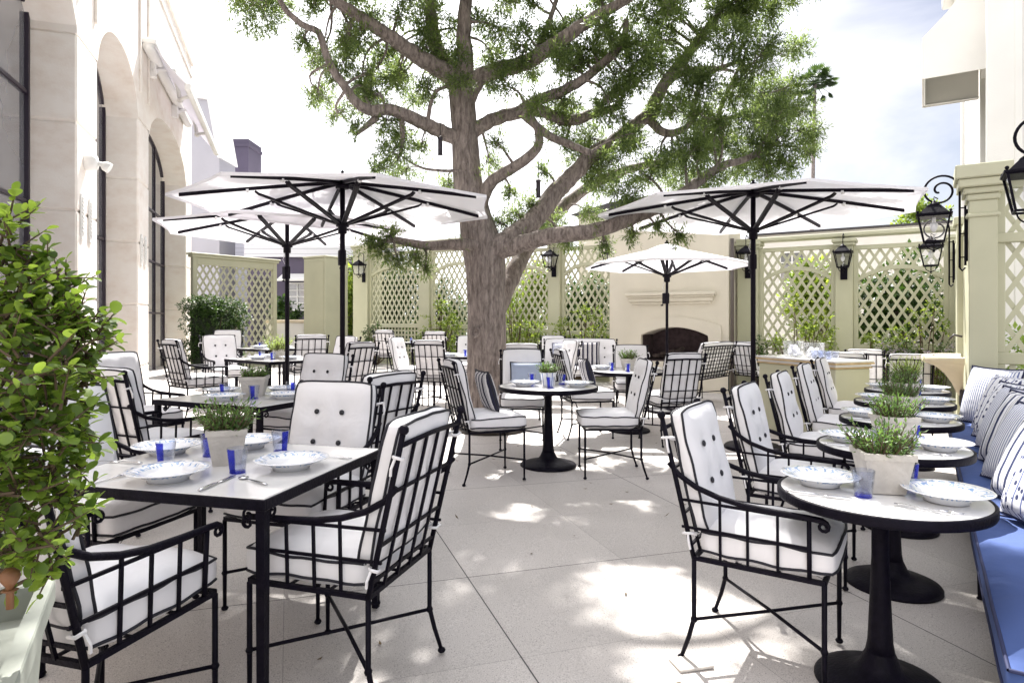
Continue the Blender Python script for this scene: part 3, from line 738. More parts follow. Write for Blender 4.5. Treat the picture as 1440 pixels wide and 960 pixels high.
def scroll_lantern(x,y,ztop,label,s=1.0):      # hangs from a scroll bracket on the wall at local +x
    t=thing('wall_lantern',label,'lantern',(x,y,ztop),ANG_B,'black lanterns on scroll brackets'); lantern_body(t,s)
    m=MB(); bx=.21*s; pts=[(bx,0,-.68*s),(bx,0,-.3*s)]
    R0=.155*s; cx,cz_=bx-R0,.085*s
    for k in range(0,49):
        th=k/48*pi*3.3; f=th/(pi*3.3); r=R0*(1-f)**.8*1+.016*s
        if f<.3: r=R0*(1-.12*f/.3)
        else: r=R0*.88*(1-(f-.3)/.7)**.75+.018*s*((f-.3)/.7)
        pts.append((cx+r*cos(th),0,cz_+r*sin(th)))
    m.tube(pts,[.0105*s]*len(pts),8); m.tube([(0,0,0),(0,0,.03*s),(cx-.02*s,0,cz_-R0*.5)],.006*s,6)
    m.tube([(bx+.045*s,0,-.66*s),(bx+.045*s,0,-.08*s)],.014*s,4)
    for z in (-.1,-.35,-.58): m.tube([(bx,0,z*s),(bx+.045*s,0,z*s)],.008*s,4)
    m.tube([(bx,0,-.68*s),(bx+.02*s,0,-.71*s),(bx+.045*s,0,-.68*s)],.009*s,6)
    m.bbox(bx+.045*s,bx+.065*s,-.03,.03,-.62*s,-.12*s,.004)
    obj('bracket',m,IRON,t); return t
def plate_lantern(x,y,ztop,label,s=1.0,rot=ANG_B,plate_dir=1):     # carried by a plate behind it
    t=thing('wall_lantern',label,'lantern',(x,y,ztop),rot,'black lanterns on the trellis piers'); lantern_body(t,s,-.06)
    m=MB(); oy=.12
    m.bbox(-.055,.055,oy-.015,oy+.015,-.62*s,-.36*s,.004); m.tube([(0,oy-.01,-.45*s),(0,oy-.1,-.47*s),(0,-.06,-.44*s),(0,-.06,-.41*s)],.012,6)
    m.tube([(0,oy,.16),(0,-.02,.18),(0,-.06,.12),(0,-.06,0)],.008,6); m.tube([(0,oy,.16),(0,oy,-.4*s)],.008,6)
    obj('bracket',m,IRON,t); return t
# ---------------------------------------------------------------- ground
m=MB()
xs=[-16+i*2 for i in range(17)]; ys=[-4+i*2 for i in range(14)]
v=[(x,y,floorz(x,y)) for y in ys for x in xs]; k=len(xs)
m.add(v,[(j*k+i,j*k+i+1,(j+1)*k+i+1,(j+1)*k+i) for j in range(len(ys)-1) for i in range(k-1)])
obj('terrace_floor',m,TERRAZZO,kind='structure')
m=MB(); m.add([(-900,-900,-.42),(900,-900,-.42),(900,900,-.42),(-900,900,-.42)],[(0,1,2,3)])
obj('ground',m,mat('asphalt_ground',(.09,.09,.085),.9,var=.15,scale=.5),kind='structure')

# ---------------------------------------------------------------- chairs
A_='iron armchair '
place(ARM,-1.31,2.01,(.276,.96),'black iron armchair seen from behind at bottom left, beside the leafy shrub')
place(ARM,-.64,2.46,(-.954,.298),'large iron armchair facing left at the right side of the nearest rectangular table')
place(ARM,-1.03,3.13,(-.27,-.96),'iron armchair with four-button pad facing us at the far end of the nearest rectangular table')
place(ARM,-1.81,2.89,(.96,-.28),'iron armchair half hidden behind the leafy shrub, seat tucked under the nearest table')
place(ARM,-2.37,4.23,(.405,.914),'iron armchair seen from behind at the near side of the second rectangular table')
place(ARM,-3.08,5.24,(.914,-.405),'iron armchair at the left end of the second rectangular table, against the stone wall side')
place(ARM,-1.78,5.39,(-.405,-.914),'iron armchair facing us at the far side of the second rectangular table')
place(ARM,-1.02,4.08,(-.87,.49),'iron armchair seen from behind at the right side of the second rectangular table')
place(ARM,-3.95,8.05,(.62,.78),'sunlit iron armchair seen from behind near the stone wall, by the third table')
place(ARM,-4.12,9.25,(.7,-.71),'iron armchair facing us in front of the dark hedge, two buttons showing')
place(ARM,-5.12,11.45,(.3,-.95),'farthest iron armchair standing right against the dark hedge')
place(ARM,-3.30,10.3,(-.5,.86),'iron armchair seen from behind in front of the tall sage box column')
place(ARM,-2.72,9.55,(-.6,-.8),'iron armchair facing us between the left umbrella pole and the sage end post')
place(ARM,-2.12,8.0,(-.85,.5),'iron armchair turned away right behind the front left umbrella pole')
place(ARM,1.075,2.68,(.841,-.541),'large iron armchair with one foot on a white tile at the nearest banquette table')
place(ARM,*PB(3.95,-.58),(.841,-.541),'iron armchair at the second banquette table')
S_='side chairs without arms'
for i,l in ((2,'armless iron chair at the third banquette table'),(3,'armless iron chair at the fourth banquette table'),(4,'armless iron chair at the last banquette table, beside the sage counter')):
    place(SIDE,*PB(2.826+1.124*i,-.58),(.841,-.541),l,S_)
place(SIDE,.865,5.70,(-1,0),'armless chair at the right of the middle round table, seat partly sunlit',S_)
place(SIDE,-.204,5.49,(.93,.36),'armless chair with a black striped pillow at the left of the middle round table',S_)
place(SIDE,.11,6.80,(0,-1),'armless chair with a pale blue pillow behind the middle round table',S_)
place(SIDE,.87,7.45,(.985,.17),'armless chair facing right with a striped pillow, behind the middle round table',S_)
place(SIDE,1.60,8.48,(-.1,-.99),'armless chair facing us at the far side of the second round table, before the fireplace',S_)
place(SIDE,1.76,7.22,(-.3,.95),'armless chair seen from behind at the second round table',S_)
place(SIDE,-1.09,9.30,(.25,.97),'armless chair seen from behind just left of the tree trunk',S_)
place(SIDE,-1.50,9.85,(.95,-.3),'armless chair turned sideways between two slatted backs left of the tree trunk',S_)
place(SIDE,-2.62,13.9,(.3,.95),'armless chair standing by the sage end post of the trellis',S_)
place(SIDE,-1.56,13.5,(.1,.99),'far armless chair seen from behind below the left trellis planting',S_)
place(SIDE,-.74,10.95,(0,-1),'armless chair facing us at the far side of the table behind the tree trunk',S_)
place(SIDE,.14,8.75,(.05,1),'armless chair whose slatted back tops show behind the pale blue pillow chair',S_)
place(SIDE,.62,9.75,(-.9,-.4),'armless chair facing left just beyond the tree trunk, beside the white settee',S_)
place(SIDE,.78,11.9,(0,-1),'farthest armless chair showing its white pad behind the white settee',S_)
place(SIDE,4.25,8.15,(.5,.87),'armless chair seen from behind at the right end of the sage counter',S_)
place(SIDE,5.05,9.15,(.5,.87),'armless chair seen from behind in front of the trellis climber, right of the counter',S_)
place(SIDE,4.97,8.05,(.45,.89),'armless chair seen from behind beyond the last banquette table, near the stone basin',S_)
place(SIDE,4.25,11.2,(.85,.53),'armless chair showing left of the sage counter, behind the right umbrella pole',S_)
place(SETT,1.12,10.55,(-.12,-.99),'white cushioned iron settee facing us with striped pillows',group='iron settees')
place(SETT,3.10,10.60,(-.74,.67),'iron settee with fine grid back seen from behind beside the fireplace',group='iron settees')

# ---------------------------------------------------------------- tables
rect_table(-1.206,2.70,1.0,.90,-.243,'nearest rectangular iron table with white top, laid for four')
rect_table(-1.94,4.82,1.02,.90,-.417,'second rectangular iron table with white top, behind the nearest one')
rect_table(-3.15,8.59,1.10,.90,-.67,'third rectangular iron table, beside the left umbrella pole')
rect_table(-4.1,11.0,.90,.90,-.6,'far rectangular iron table in front of the dark hedge')
rect_table(-.75,10.1,.90,.90,0,'iron table half hidden behind the left side of the tree trunk')
rect_table(-2.05,14.4,.90,.90,-.3,'farthest iron table under the left trellis panel')
round_table(.336,5.94,.925,.52,'middle round pedestal table with black rim, right of the tree trunk')
round_table(1.43,7.85,.95,.52,'second round pedestal table standing before the fireplace')
OR=['nearest','second','third','fourth','last']
for i in range(5):
    x,y=PB(2.826+1.124*i,-.14); round_table(x,y,.73,.46,OR[i]+' small round table of the row along the blue banquette')

# ---------------------------------------------------------------- table settings
def tz(x,y,cx,cy): return floorz(cx,cy)+.7418
# nearest rectangular table
cx,cy=-1.206,2.70; z=tz(0,0,cx,cy)
plate(-1.30,2.42,z,'plate at the near edge of the nearest table',.3)
plate(-.90,2.61,z,'plate at the right side of the nearest table, beside the knife',1.2)
plate(-1.56,2.90,z,'plate at the left side of the nearest table',2.2)
plate(-1.25,3.03,z,'plate behind the herb pot on the nearest table',3.6)
glass(-1.085,2.53,z,'tumbler with thick cobalt stripe in front of the herb pot on the nearest table',-1.9)
glass(-1.44,2.66,z,'tumbler with cobalt stripe left of the herb pot on the nearest table',-1.75)
glass(-1.06,2.93,z,'tumbler with cobalt stripe right of the herb pot on the nearest table',-.6)
glass(-1.34,2.84,z,'tumbler half hidden behind the herb pot on the nearest table',2.5)
square_pot(-1.20,2.70,z,.35,'square cement pot of green herbs on the nearest rectangular table',.078,.15,.13,75,R=.115)
cutlery('knife',-1.085,2.36,z,-.12,'long silver knife at the front edge of the nearest table')
cutlery('fork',-1.52,2.41,z,-.3,'silver fork at the front left of the nearest table')
cutlery('knife',-1.66,2.70,z,1.35,'silver knife at the left edge of the nearest table')
cutlery('spoon',-.98,2.40,z,.9,'silver spoon at the near right corner of the nearest table')
cutlery('fork',-.80,2.80,z,1.3,'silver fork beyond the right plate of the nearest table')
napkin(-1.0,2.44,z,.7,'crumpled white napkin near the front corner of the nearest table') if False else None
# second rectangular table
cx,cy=-1.94,4.82; z=tz(0,0,cx,cy); r=-.417
def loc2(a,b,cx=cx,cy=cy,r=r): return (cx+a*cos(r)-b*sin(r), cy+a*sin(r)+b*cos(r))
for (a,b,l) in ((0,-.28,'near edge'),(-.33,.0,'left end'),(.33,-.02,'right end'),(.02,.28,'far edge')):
    x,y=loc2(a,b); plate(x,y,z,'plate at the %s of the second table'%l,a*5+b*3)
for (a,b,rt,l) in ((.13,-.13,-1.5,'tumbler with broad cobalt stripe before the pot of the second table'),(-.17,-.12,-1.8,'tumbler left of the pot on the second table'),(.2,.17,-.9,'tumbler right of the pot on the second table')):
    x,y=loc2(a,b); glass(x,y,z,l,rt)
square_pot(cx,cy,z,.2,'square cement pot of low dark herbs on the second table',.095,.15,.09,60,R=.11)
x,y=loc2(.2,-.33); cutlery('knife',x,y,z,-.4,'silver knife on the second table')
# third and far rectangular tables
for (cx,cy,r,nm) in ((-3.15,8.59,-.67,'third'),(-4.1,11.0,-.6,'far')):
    z=tz(0,0,cx,cy)
    for (a,b,l) in ((0,-.28,'near edge'),(-.33,.02,'left end'),(.31,0,'right end')):
        x,y=loc2(a,b,cx,cy,r); plate(x,y,z,'plate at the %s of the %s rectangular table'%(l,nm))
    x,y=loc2(-.15,-.14,cx,cy,r); glass(x,y,z,'left tumbler on the %s rectangular table'%nm,-2)
    x,y=loc2(.14,-.15,cx,cy,r); glass(x,y,z,'right tumbler on the %s rectangular table'%nm,-1.7)
square_pot(-3.15,8.62,tz(0,0,-3.15,8.59),.5,'bright lime plant in a cement pot on the third rectangular table',.07,.13,.2,90,LEAF_LIGHT,.16)
z=tz(0,0,-.75,10.1); plate(-.95,9.85,z,'plate on the table behind the tree trunk'); glass(-.72,9.9,z,'tumbler on the table behind the tree trunk',-1.6)
z=tz(0,0,-2.05,14.4); plate(-2.1,14.15,z,'plate on the farthest table under the trellis'); glass(-1.9,14.25,z,'right tumbler on the farthest table under the trellis',-1.6); glass(-2.25,14.3,z,'left tumbler on the farthest table under the trellis',-1.6)
# middle round table
cx,cy=.336,5.94; z=tz(0,0,cx,cy)
plate(.11,5.93,z,'plate at the left of the middle round table'); plate(.60,5.86,z,'plate at the right of the middle round table')
fluted_pot(cx,cy-.03,z,'blue and white striped pot of herbs on the middle round table')
glass(.19,6.12,z,'tumbler left behind the pot on the middle round table',-1.6); glass(.47,6.05,z,'tumbler right of the pot on the middle round table',-.9); glass(.345,5.74,z,'tumbler in front of the pot on the middle round table',-2.2)
cx,cy=1.43,7.85; z=tz(0,0,cx,cy)
square_pot(cx,cy+.05,z,.4,'small cement pot of herbs on the round table before the fireplace',.07,.14,.13,50,R=.1)
glass(1.22,7.82,z,'left tumbler on the round table before the fireplace',-1.6); glass(1.38,7.63,z,'middle tumbler on the round table before the fireplace',-1.6); glass(1.62,7.95,z,'right tumbler on the round table before the fireplace',-1.2)
plate(1.13,8.02,z,'plate at the left of the round table before the fireplace'); plate(1.67,7.72,z,'plate at the right of the round table before the fireplace')
# the row along the banquette
for i in range(5):
    s=2.826+1.124*i; cx,cy=PB(s,-.14); z=tz(0,0,cx,cy); nm=OR[i]
    x,y=PB(s,-.35); plate(x,y,z,'plate on the chair side of the %s banquette table'%nm,i)
    x,y=PB(s-.01,.07); plate(x,y,z,'plate on the bench side of the %s banquette table'%nm,i+2)
    x,y=PB(s+.03,-.135); square_pot(x,y,z,-.2+.15*i,'square cement pot of %s herbs on the %s banquette table'%('bright lime' if i==4 else 'green',nm),.09,.155,.13+(.05 if i==4 else 0),75,LEAF_LIGHT if i==4 else None,.13)
    x,y=PB(s-.105,-.19); glass(x,y,z,'tumbler on the chair side of the pot, %s banquette table'%nm,-1.2,stripe=False)
    x,y=PB(s+.13,-.055); glass(x,y,z,'tumbler on the bench side of the pot, %s banquette table'%nm,-.9)
    x,y=PB(s-.19,-.33); cutlery('knife',x,y,z,ANG_B-1.45,'silver knife before the chair side plate, %s banquette table'%nm)
    x,y=PB(s-.19,.02); cutlery('fork',x,y,z,ANG_B-1.75,'silver fork before the bench side plate, %s banquette table'%nm)

# ---------------------------------------------------------------- banquette with its cushions
t=thing('banquette_bench','long black framed banquette with blue seat cushions along the right side','banquette',(*PB(2.24,.198),floorz(*PB(4.5,.5))),ANG_B)
m=MB(); m.bbox(.02,.66,.02,5.30,.30,.325,.004); 
for yy in (.03,1.8,3.5,5.28): m.tube([(.03,yy,.29),(.64,yy,.29)],.014,4)
for xx in (.035,.64): m.tube([(xx,.03,.285),(xx,5.28,.285)],.016,4)
obj('bench_frame',m,IRON,t)
for yy in (.06,1.77,3.52,5.26):
    for xx in (.045,.62):
        m=MB(); m.frust(.013,0,.018,.28,0,xx,yy); m.ball((xx,yy,.012),.02,8,sz=.6); obj('leg',m,IRON,t)
for k in range(3):
    y0=.005+k*1.765; mb,pm=cushion(.66,1.755,.14,.012,(),16,M=Matrix.Translation((.33,y0+.88,.395)),seed=9+k,wob=.016,pipe=.006,rnd=.012)
    c=obj('seat_cushion',mb,BLUE,t); obj('piping',pm,NAVY,c)
m=MB(); m.bbox(.68,.72,0,5.32,.30,.86,.006)
obj('back_panel',m,SAGE,t)
def pillow(x,y,z,w,h,th,rot,lean,label,mt,edge=None,grp='pillows on the blue banquette',roll=0,tufts=False):
    # stands on its lower edge, local x = width, local z = up, local y = thickness
    M=Matrix.Rotation(lean,4,'X')@Matrix.Rotation(roll,4,'Y')
    mb=MB(); n=14
    G=[(-1+2*i/n) for i in range(n+1)]; v=[]
    def P(u,q,sg):
        e=sqrt(max(0,1-abs(u)**2.3))*sqrt(max(0,1-abs(q)**2.3)); zz=sg*th/2*e**.8+.006*mnoise.noise(Vector((u*2.1+w*9,q*2.3,label.__len__()*.37)))*(1-abs(u)**8)*(1-abs(q)**8)
        ear=1-.055*(1-abs(q)**3)*abs(u)**4; er2=1-.055*(1-abs(u)**3)*abs(q)**4
        return (w/2*u*ear,zz,h/2+h/2*q*er2)
    for sg in (-1,1):
        v=[P(u,q,sg) for q in G for u in G]
        f=[(j*(n+1)+i,j*(n+1)+i+1,(j+1)*(n+1)+i+1,(j+1)*(n+1)+i) for j in range(n) for i in range(n)]
        if sg>0: f=[q[::-1] for q in f]
        mb.add(v,f,0,True,M)
    o=tag(obj('pillow',mb,mt,loc=(x,y,z),rotz=rot),label,'pillow',grp)
    if edge:
        em=MB(); bd=[(u,-1) for u in G]+[(1,q) for q in G[1:]]+[(-u,1) for u in G[1:]]+[(-1,-q) for q in G[1:]]
        em.tube([P(u,q,0) for u,q in bd],.008,6,0,False,None,M); obj('trim',em,edge,o)
    return o
bz=floorz(*PB(4.5,.5))+.475
rb=ANG_B-pi/2         # pillow faces the tables: local x runs along the bench
PL=[(7.12,.44,.54,ST_THIN,NAVY,.30,.7,'farthest white pillow with dark scalloped edge, leaning by the sage column'),
    (6.66,.47,.52,ST_SPOT,None,.42,.5,'pale patterned pillow, second from the sage column'),
    (6.22,.44,.50,ST_SPOT,NAVY,.45,.45,'navy patterned pillow with dark corner, third from the sage column'),
    (5.70,.43,.50,ST_THIN,NAVY,.42,.45,'thinly striped blue pillow in the middle of the blue banquette'),
    (5.12,.41,.52,ST_NAVY,NAVY,.40,.4,'broad navy and beige striped pillow lying behind the second table'),
    (4.58,.39,.50,ST_THIN,NAVY,.42,.4,'finely striped pillow between two navy striped ones'),
    (3.72,.40,.5,ST_SPOT,NAVY,.42,.35,'patterned pillow nearest the camera, cut by the right picture edge'),
    (4.12,.38,.50,ST_NAVY,NAVY,.42,.3,'second nearest navy and beige striped pillow at the right picture edge')]
for (s,n,w,mt,ed,ln,tw,lb) in PL:
    x,y=PB(s,n); pillow(x,y,bz,w,w,.17,ANG_B+pi/2+tw,ln,lb,mt,ed)
pillow(-.17,5.56,floorz(-.2,5.5)+.56,.34,.36,.12,facing(.93,.36),.28,'black striped pillow on the armless chair left of the middle table',ST_BLACK,PIPING,'striped chair pillows')
pillow(.16,6.84,floorz(.1,6.8)+.56,.36,.34,.11,0,-.32,'pale blue pillow on the chair behind the middle table',PALEBLUE,IRON,'plain chair pillows')
pillow(.92,7.46,floorz(.9,7.4)+.56,.36,.36,.12,facing(.985,.17),.28,'striped pillow on the sideways chair behind the middle table',ST_BLACK,PIPING,'striped chair pillows')
pillow(1.24,10.60,floorz(1.1,10.5)+.56,.42,.42,.14,-.12,-.30,'navy striped pillow on the white settee',ST_BLACK,PIPING,'settee pillows')
pillow(.86,10.62,floorz(1.1,10.5)+.56,.40,.40,.13,-.12,-.30,'pale pillow beside the striped one on the white settee',ST_THIN,NAVY,'settee pillows')

# ---------------------------------------------------------------- umbrellas
def um_ang(l,r): return atan2(l[1]-r[1],l[0]-r[0])
umbrella(-1.735,6.55,1.60,2.56,2.82,um_ang((-3.17,5.9),(-.3,7.2)),'large white umbrella nearest the stone building, left of the tree')
umbrella(-2.80,7.97,1.50,2.50,2.75,um_ang((-4.08,7.45),(-1.73,9.56)),'white umbrella behind and below the large left one')
umbrella(2.60,6.90,1.66,2.555,2.80,um_ang((1.0,7.06),(4.28,6.75)),'large white umbrella on the right, above the banquette row')
umbrella(2.30,9.50,1.24,2.20,2.48,um_ang((1.07,8.9),(3.63,10.05)),'small white umbrella in front of the fireplace',.021)

# ---------------------------------------------------------------- trellis walls
def lattice(mb,x0,x1,z0,z1,px=.165,pz=.27,w=.044,y=0,th=.012):
    sl=pz/px; ln=sqrt(1+sl*sl); hw=w/2*ln
    for fam,(sg,yy) in enumerate(((1,y),(-1,y+th))):
        c=-(z1-z0)-(x1-x0)*sl if sg>0 else 0
        k0=int(-((x1-x0)*sl)/pz)-2; k1=int((z1-z0)/pz+(x1-x0)*sl/pz)+2
        for k in range(k0,k1+1):
            if sg>0: f=lambda x,c=k*pz: z0+c+sl*(x-x0)
            else: f=lambda x,c=k*pz: z0+c-sl*(x-x0)
            def poly():
                pts=[(x0,f(x0)-hw),(x1,f(x1)-hw),(x1,f(x1)+hw),(x0,f(x0)+hw)]
                for lim,keep in ((z0,1),(z1,-1)):
                    out=[]
                    for i in range(len(pts)):
                        a=pts[i];b=pts[(i+1)%len(pts)]; ia=(a[1]-lim)*keep>=0; ib=(b[1]-lim)*keep>=0
                        if ia: out.append(a)
                        if ia!=ib:
                            t=(lim-a[1])/(b[1]-a[1]); out.append((a[0]+(b[0]-a[0])*t,lim))
                    pts=out
                    if not pts: return []
                return pts
            p=poly()
            if len(p)>=3: mb.prism(p,yy,yy+th-.0006,plane='xz')
def sqlattice(mb,x0,x1,z0,z1,p=.115,w=.045,y=0,th=.012):
    x=x0+p/2
    while x<x1-w/2: mb.box(x-w/2,x+w/2,y,y+th-.0006,z0,z1); x+=p
    z=z0+p/2
    while z<z1-w/2: mb.box(x0,x1,y+th,y+2*th-.0006,z-w/2,z+w/2); z+=p
def bay(t,x0,x1,zb,zt,zr,y=0,arch=True,low=True,top_gap=0):
    m=MB(); f=.075; o=MB()
    o.bbox(x0,x1,y-.03,y+.05,zt-f,zt,.006); o.bbox(x0,x1,y-.03,y+.05,zr-.11,zr,.006); o.bbox(x0,x1,y-.035,y+.055,zb,zb+.2,.006)
    for a,b in ((x0,x0+f),(x1-f,x1)):
        o.bbox(a,b,y-.026,y+.046,zr,zt-f,.005); o.bbox(a,b,y-.026,y+.046,zb+.2,zr-.11,.005)
    lattice(m,x0+f,x1-f,zr,zt-f,y=y)
    if arch:
        xa,xb=x0+f,x1-f; c=(xa+xb)/2; hw=(xb-xa)/2; rise=.20; base=zt-f-.56; n=16
        R=(hw*hw+rise*rise)/(2*rise); v=[];fc=[]
        for i in range(n+1):
            x=xa+(xb-xa)*i/n; z=base+sqrt(R*R-(x-c)**2)-(R-rise)
            v+=[(x,y-.028,z),(x,y-.028,z+.07),(x,y+.044,z+.07),(x,y+.044,z)]
        for i in range(n):
            for q in range(4): fc.append((i*4+q,i*4+(q+1)%4,i*4+4+(q+1)%4,i*4+4+q))
        o.add(v,fc)
    if low: sqlattice(m,x0+f,x1-f,zb+.2,zr-.11,y=y)
    a=obj('frame',o,SAGE,t); obj('lattice',m,SAGE,t)
def pier(t,x0,x1,y0,y1,zb,zt,cap=True):
    m=MB(); m.bbox(x0,x1,y0,y1,zb,zt-.10,.006); m.bbox(x0-.012,x1+.012,y0-.012,y1+.012,zb,zb+.22,.006)
    if cap:
        m.bbox(x0-.015,x1+.015,y0-.015,y1+.015,zt-.30,zt-.275,.005); m.bbox(x0-.03,x1+.03,y0-.03,y1+.03,zt-.12,zt-.06,.008); m.bbox(x0-.055,x1+.055,y0-.055,y1+.055,zt-.0605,zt,.012)
    obj('pier',m,SAGE,t)
SW=12.74
def wall_thing(label,nref,name='trellis_wall'): return thing(name,label,'trellis wall',(*PB(SW,nref),0),ANG_B,'sage trellis walls')
# right section
t=wall_thing('sage trellis wall with two arched lattice panels right of the fireplace',-3.0); b=-3.0
pier(t,-3.0-b,-2.62-b,-.10,.16,-.1,2.86); pier(t,-1.32-b,-1.04-b,-.10,.16,-.15,2.82); pier(t,.35-b,.62-b,-.10,.16,-.2,2.78)
bay(t,-2.62-b,-1.32-b,-.1,2.74,1.02); bay(t,-1.04-b,.35-b,-.15,2.70,1.0)
m=MB(); m.bbox(-.02,3.7,-.14,.20,2.86,2.93,.01); obj('cornice',m,SAGE,t)
# middle section
t=wall_thing('sage trellis wall with arched lattice between the tree trunk and the fireplace',-8.9); b=-8.9
pier(t,-5.62-b,-5.46-b,-.10,.16,0,3.12); pier(t,-7.14-b,-6.86-b,-.10,.16,0,3.14); pier(t,-9.0-b,-8.55-b,-.10,.16,0,3.16)
bay(t,-6.86-b,-5.62-b,0,3.02,1.15); bay(t,-8.55-b,-7.14-b,0,3.04,1.18)
m=MB(); m.bbox(-.15,3.46,-.14,.20,3.16,3.23,.01); obj('cornice',m,SAGE,t)
# left section
t=wall_thing('sage trellis wall with arched lattice and tall end post left of the tree trunk',-13.4); b=-13.4
pier(t,-13.42-b,-12.86-b,-.10,.45,.1,3.46); pier(t,-11.0-b,-10.66-b,-.10,.16,.05,3.36)
bay(t,-12.86-b,-11.0-b,.05,3.22,1.30); bay(t,-10.66-b,-9.0-b,.05,3.2,1.28)
m=MB(); m.bbox(.58,4.25,-.14,.20,3.36,3.43,.01); obj('cornice',m,SAGE,t)
# tall pier and lattice that close the banquette
t=thing('trellis_wall','sage trellis wall with capped pier at the far end of the banquette','trellis wall',(*PB(7.45,.36),0),ANG_B,'sage trellis walls')
m=MB(); m.bbox(0,.22,0,.32,-.1,2.52,.006)
for (e,z0,z1) in ((.02,2.36,2.40),(.02,2.52,2.58),(.045,2.5805,2.64),(.085,2.6405,2.72),(.11,2.7205,2.85)): m.bbox(-e,.22+e,-e,.32+e,z0,z1,.01)
obj('pier',m,SAGE,t)
bay(t,.22,2.4,-.1,2.72,1.08,y=.25,arch=False); m=MB(); m.bbox(.22,2.4,.20,.31,2.13,2.22,.006); obj('rail',m,SAGE,t)
m=MB(); m.bbox(.21,2.45,.15,.36,2.725,2.79,.01); obj('cornice',m,SAGE,t)
# side wall from that pier back to the far wall
t=thing('side_wall','sage panelled side wall with pilaster behind the pair of scroll lanterns','wall',(*PB(7.8,.40),0),ANG_B)
m=MB(); m.bbox(.02,.12,0,4.8,-.15,2.45,.01); m.bbox(-.0,.14,0,4.8,2.4505,2.55,.01); m.bbox(-.02,.16,0,4.8,-.15,.12,.008); obj('panel',m,SAGE,t)
m=MB(); m.bbox(-.045,.14,2.1,2.45,-.15,2.60,.008); m.bbox(-.08,.17,2.06,2.49,2.6005,2.70,.01); obj('pilaster',m,SAGE,t)
t=thing('banquette_screen','sage screen post behind the banquette carrying the nearest scroll lantern','screen',(*PB(5.6,.885),0),ANG_B)
m=MB(); m.bbox(0,.16,-.16,.16,-.1,2.75,.008); m.bbox(-.05,.21,-.21,.21,2.7505,2.86,.012); obj('post',m,SAGE,t)
# lanterns
scroll_lantern(*PB(7.60,.085),2.58,'black scroll lantern hanging beside the capped sage pier')
scroll_lantern(*PB(10.08,.08),2.50,'black scroll lantern half hidden behind the one at the capped pier',.95)
scroll_lantern(*PB(5.60,.61),2.55,'nearest black scroll lantern, cut by the right edge of the picture')
plate_lantern(*PB(SW-.24,-1.18),2.72,'black lantern on the pier between the two right trellis panels')
plate_lantern(*PB(SW-.24,-2.80),2.80,'black lantern on the pier just right of the fireplace')
plate_lantern(*PB(SW-.24,-5.54),2.95,'black lantern above the small umbrella, left of the fireplace')
plate_lantern(*PB(SW-.24,-7.00),2.98,'black lantern on the pier right of the tree trunk')
plate_lantern(*PB(SW-.24,-12.98),3.05,'black lantern on the sage end post of the left trellis')
# fireplace
t=thing('outdoor_fireplace','cream stucco fireplace with arched firebox and mantel shelf','fireplace',(*PB(12.2,-4.25),0),ANG_B)
m=MB(); x0,x1=-1.2,1.2; oa,ob=-.50,.82; za,zb=1.09,1.25; n=16; zt=3.35; D=.9
m.box(x0,oa,0,D,-.1,zt); m.box(ob,x1,0,D,-.1,zt); m.box(oa,ob,0,D,-.1,.58); m.box(oa,ob,.62,D,.58,zt)
c=(oa+ob)/2;hw=(ob-oa)/2; rise=zb-za; R=(hw*hw+rise*rise)/(2*rise)
az=lambda x: za+sqrt(R*R-(x-c)**2)-(R-rise)
for i in range(n):
    a=oa+(ob-oa)*i/n; bb=oa+(ob-oa)*(i+1)/n
    m.add([(a,0,az(a)),(bb,0,az(bb)),(bb,0,zt),(a,0,zt),(a,.62,az(a)),(bb,.62,az(bb)),(bb,.62,zt),(a,.62,zt)],[(0,1,2,3),(0,4,5,1),(3,2,6,7)])
m.bbox(x0-.05,x1+.05,-.05,D+.05,zt+.001,zt+.1,.01)
obj('chimney_breast',m,STUCCO,t)
m=MB(); 
for (e,a,b2,w) in ((.04,1.70,1.75,.80),(.07,1.7505,1.83,.84),(.10,1.8305,1.87,.87),(.125,1.8705,1.93,.90)): m.bbox(-w+.08,w+.08,-e,-.002,a,b2,.01)
obj('mantel',m,STUCCO,t)
m=MB()
v=[];f=[]; pts=[(oa-.01,.58)]+[(oa-.01,za-.05)]+[(oa+(ob-oa)*i/n,az(oa+(ob-oa)*i/n)+.01) for i in range(n+1)]+[(ob+.01,za-.05),(ob+.01,.58)]
for (x,zz) in pts:
    dx=(x-c); e=1+.24/hw
    X=c+dx*e; Z=zz if zz<za-.01 and abs(dx)>hw else zz+.17+.02
    if zz<za-.01: Z=zz
    v+=[(x,-.035,zz),(X,-.035,Z),(X,-.002,Z),(x,-.002,zz)]
for i in range(len(pts)-1):
    for q in range(4): f.append((i*4+q,i*4+(q+1)%4,i*4+4+(q+1)%4,i*4+4+q))
m.add(v,f); obj('surround',m,STUCCO,t)
m=MB(); m.box(oa+.004,oa+.02,.03,.61,.582,1.4); m.box(ob-.02,ob-.004,.03,.61,.582,1.4); m.box(oa+.02,ob-.02,.585,.615,.582,1.5); m.box(oa+.02,ob-.02,.03,.58,.582,.60); obj('firebox_lining',m,FIREBRICK,t)
m=MB()
for k in range(6): a=c-.4+k*.16; m.tube([(a-.12,.22+.05*(k%3),.66+.05*(k%2)),(a+.16,.34-.05*(k%2),.70+.07*(k%3))],.045,8)
obj('logs',m,LOGS,t)
m=MB(); m.tube([(x1+.06,.0,-.1),(x1+.06,.0,2.9)],.035,10); tag(obj('downpipe',m,mat('dull_bronze_pipe',(.09,.07,.06),.5),loc=(*PB(12.2,-4.25),0),rotz=ANG_B),'dark downpipe running up beside the fireplace','downpipe')
